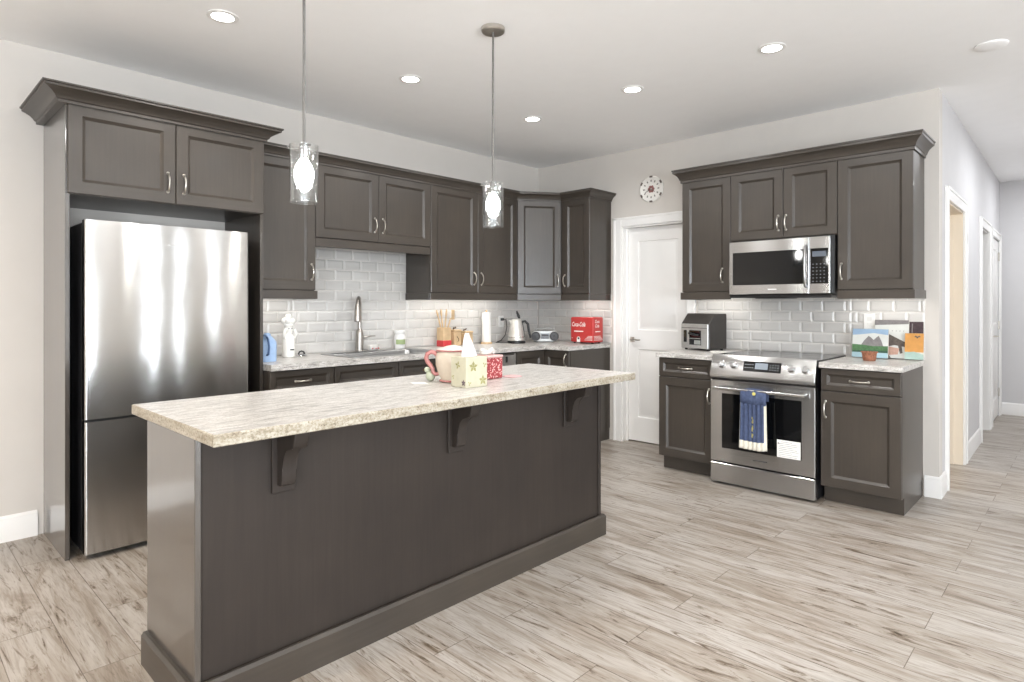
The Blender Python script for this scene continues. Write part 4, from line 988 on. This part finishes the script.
leaf(0, .042, .094, .026, 5, 0); leaf(0, .098, .030, .024, 5, 0); leaf(1, .060, .100, .020, 4, 0); leaf(0, .108, .100, .014, 3, 0); leaf(1, .018, .022, .016, 5, 1); leaf(1, .095, .045, .012, 3, 0); leaf(0, .020, .02, .012, 3, 0)
obj('leaf_print', m, [LEAF, PLUM2], bx0, smooth=False)
m = Mesh(MTB); R = []
for r, h in ((.036, .1375), (.034, .150), (.030, .175), (.024, .200), (.017, .222), (.012, .236)):
    R.append([(.060+(-.010*(h-.137)/.1)+r*(1+.28*math.sin(5*2*PI*i/40+h*20))*math.cos(2*PI*i/40), .055+.55*r*(1+.28*math.sin(5*2*PI*i/40+h*20))*math.sin(2*PI*i/40), h+.010*math.sin(3*2*PI*i/40)*(h > .15)) for i in range(40)])
m.rings(R); obj('tissue', m, plain('tissue_white', (214, 215, 220), .9), t, angle=70)
def red_print():
    N = Nodes('red_floral_print'); v = N.n('ShaderNodeTexVoronoi'); v.inputs['Scale'].default_value = 95; N.l(N.coords(), v.inputs['Vector'])
    c = N.ramp(v.outputs['Distance'], [(.30, lin((232, 190, 186))), (.42, lin((166, 62, 66))), (.8, lin((142, 48, 54)))])
    N.set(Base_Color=c, Roughness=.5); return N.m
RX0, RX1 = -2.826, -2.716
t = thing('floral_tin', ((RX0+RX1)/2, -2.085, ZC), 'square red floral tin with a white lid behind the tissue box', 'tin')
m = Mesh(); m.box(RX0, RX1, -2.138, -2.030, ZC+.0005, ZC+.106, .006); obj('tin', m, red_print(), t)
m = Mesh(); m.box(RX0-.003, RX1+.003, -2.141, -2.027, ZC+.1065, ZC+.120, .005); ld = obj('lid', m, plain('pink_white_glaze', (204, 166, 162), .35), t)
m = Mesh(); m.ball((RX0+.035, -2.085, ZC+.132), .034, .028, .015); m.ball((RX0+.008, -2.090, ZC+.146), .014, .012, .012); m.tube([(RX0+.055, -2.085, ZC+.130), (RX0+.082, -2.085, ZC+.146), (RX0+.095, -2.085, ZC+.136), (RX0+.088, -2.085, ZC+.124)], [.012, .012, .009, .006], 8); obj('bird_knob', m, plain('bird_white', (216, 214, 208), .4), ld, angle=60, label='white bird-shaped knob')
m = Mesh(); m.rings([rr(-2.688, -2.600, -2.172, -2.096, .02, ZC+.0005), rr(-2.690, -2.598, -2.174, -2.094, .02, ZC+.004), rr(-2.686, -2.602, -2.170, -2.098, .02, ZC+.006)]); tag(obj('coaster', m, plain('dusty_pink', (206, 168, 168), .7)), 'dusty pink coaster lying right of the red tin', 'coaster')
t = thing('ceramic_bird', (-3.05, -1.965, ZC), 'small grey-green ceramic bird behind the pink handle', 'ornament')
GG = plain('grey_green_glaze', (176, 182, 160), .4, var=.15)
m = Mesh(); m.ball((-3.05, -1.965, ZC+.026), .026, .022, .0255); m.ball((-3.063, -1.955, ZC+.056), .015, .014, .014); m.tube([(-3.027, -1.982, ZC+.030), (-3.010, -1.985, ZC+.038)], [.010, .005], 8); obj('body', m, GG, t, angle=60)
m = Mesh(); m.tube([(-3.075, -1.948, ZC+.056), (-3.085, -1.942, ZC+.054)], [.005, .001], 8); obj('beak', m, BRZ, t)
m = Mesh(); V = [m.v(p) for p in ((-3.185, -2.010, ZC+.0006), (-3.125, -2.040, ZC+.0006), (-3.105, -1.985, ZC+.0006), (-3.165, -1.955, ZC+.0006))]; W = [m.v((v.co.x, v.co.y, ZC+.0022)) for v in V]
m.f(V[::-1]); m.f(W)
for i in range(4): m.f([V[i], V[(i+1) % 4], W[(i+1) % 4], W[i]])
tag(obj('folded_napkin', m, PAPER), 'folded white paper napkin left of the pink handle', 'napkin')

# ---------------------------------------------------------------- clock, pendants, ceiling lamps
t = thing('wall_clock', (0, -1.385, 2.36), 'round white wall clock with dark rim marks above the pantry door', 'clock')
m = Mesh(MB); m.lathe([(.120, .001), (.122, .006), (.120, .014), (.112, .020), (.100, .016), (.02, .015)], (1.385, 0, 2.358), 48, 'y'); obj('dial', m, WHITE, t)
m = Mesh(MB); CK = plain('clock_dark', (104, 92, 86), .5)
def arcplate(m, c, r0, r1, a0, a1, b0, b1, n=6):
    In, Ou = [], []
    ring = lambda r, b: [(c[0]+r*math.sin(a0+(a1-a0)*i/n), b, c[1]+r*math.cos(a0+(a1-a0)*i/n)) for i in range(n+1)]
    R = [ring(r0, b0), ring(r1, b0), ring(r1, b1), ring(r0, b1)]
    m.rings([[R[k][i] for k in range(4)] for i in range(n+1)])
for k in range(6): arcplate(m, (1.385, 2.358), .105, .121, k*PI/3-.13, k*PI/3+.13, .015, .0208)
obj('rim_marks', m, CK, t)
m = Mesh(MB)
for k in range(12): a = k*PI/6; arcplate(m, (1.385, 2.358), .066, .084, a-.07, a+.07, .0155, .0168, 2)
obj('hour_marks', m, plain('clock_grey', (110, 104, 100), .5), t)
m = Mesh(MB); CR = plain('clock_floral', (140, 92, 88), .5, var=.3, scale=90)
for k in range(6): a = k*PI/3; m.lathe([(.014, .0155), (.012, .0168)], (1.385+.022*math.cos(a), 0, 2.358+.022*math.sin(a)), 10, 'y')
obj('floral_centre', m, [CR], t)
m = Mesh(MB)
for a, L_ in ((2.2, .05), (-2.0, .07)):
    c, s_ = math.sin(a), math.cos(a); m.tube([(1.385, .019, 2.358), (1.385+c*L_, .019, 2.358+s_*L_)], [.004, .002], 6)
obj('hands', m, CK, t)

SOCK = plain('socket_grey', (120, 118, 115), .6, .6)
def pendant(x, y, lab):
    t = thing('pendant_lamp', (x, y, H), lab, 'pendant light', 'pendants over the island')
    m = Mesh(); m.lathe([(.062, -.0005), (.062, -.018), (.056, -.024), (.012, -.026)], (x, y, H), 28); obj('canopy', m, NICKEL, t)
    m = Mesh(); m.tube([(x, y, H-.024), (x, y, 1.95)], .0055, 10); obj('rod', m, SOCK, t)
    m = Mesh(); m.lathe([(.008, 1.952), (.018, 1.944), (.019, 1.915), (.018, 1.884), (.014, 1.880)], (x, y, 0), 20)
    for k in range(3):
        a = 2*PI*k/3+.4; m.tube([(x+.02*math.cos(a), y+.02*math.sin(a), 1.928), (x+.060*math.cos(a), y+.060*math.sin(a), 1.928)], .003, 6)
        m.ball((x+.060*math.cos(a), y+.060*math.sin(a), 1.928), .006, n=8, m=6)
    obj('socket', m, SOCK, t)
    m = Mesh(); m.lathe([(.0530, 1.712), (.0550, 1.710), (.0555, 1.717), (.0555, 1.938), (.0535, 1.941), (.0520, 1.938), (.0515, 1.717)], (x, y, 0), 40, cap=False)
    vs = list(m.bm.verts); obj('glass_shade', m, GLASS, t, angle=60)
    m = Mesh(); m.lathe([(.015, 1.885), (.018, 1.876), (.030, 1.858), (.037, 1.835), (.036, 1.813), (.027, 1.792), (.010, 1.780)], (x, y, 0), 20); obj('bulb', m, BULB, t, angle=60)
pendant(-3.757, -2.042, 'nearer glass cylinder pendant lamp, left over the island')
pendant(-2.694, -2.042, 'farther glass cylinder pendant lamp with its ceiling canopy in view')
PLAB = ['recessed ceiling light nearest the refrigerator corner', 'recessed ceiling light between the two pendant rods', 'recessed ceiling light nearest the back corner of the kitchen',
        'recessed ceiling light in front of the pantry door', 'recessed ceiling light in front of the stove']
for i, (x, y) in enumerate(POTS):
    t = thing('recessed_light', (x, y, H), PLAB[i] if i < 5 else 'added recessed ceiling light out of view', 'ceiling light', 'recessed ceiling lights')
    m = Mesh(); m.lathe([(.052, -.0005), (.075, -.0005), (.074, -.004), (.054, -.006)], (x, y, H), 32, cap=False); obj('trim_ring', m, TRIM, t)
    m = Mesh(); m.lathe([(.0535, -.0008), (.0535, -.004)], (x, y, H), 28); obj('lamp_disc', m, POTE, t)
t = thing('smoke_detector', (-.62, -3.91, H), 'flat round white ceiling detector at the hall entrance', 'smoke detector')
m = Mesh(); m.lathe([(.078, -.0005), (.078, -.006), (.066, -.011), (.03, -.012)], (-.62, -3.91, H), 28); obj('cover', m, CEIL, t)
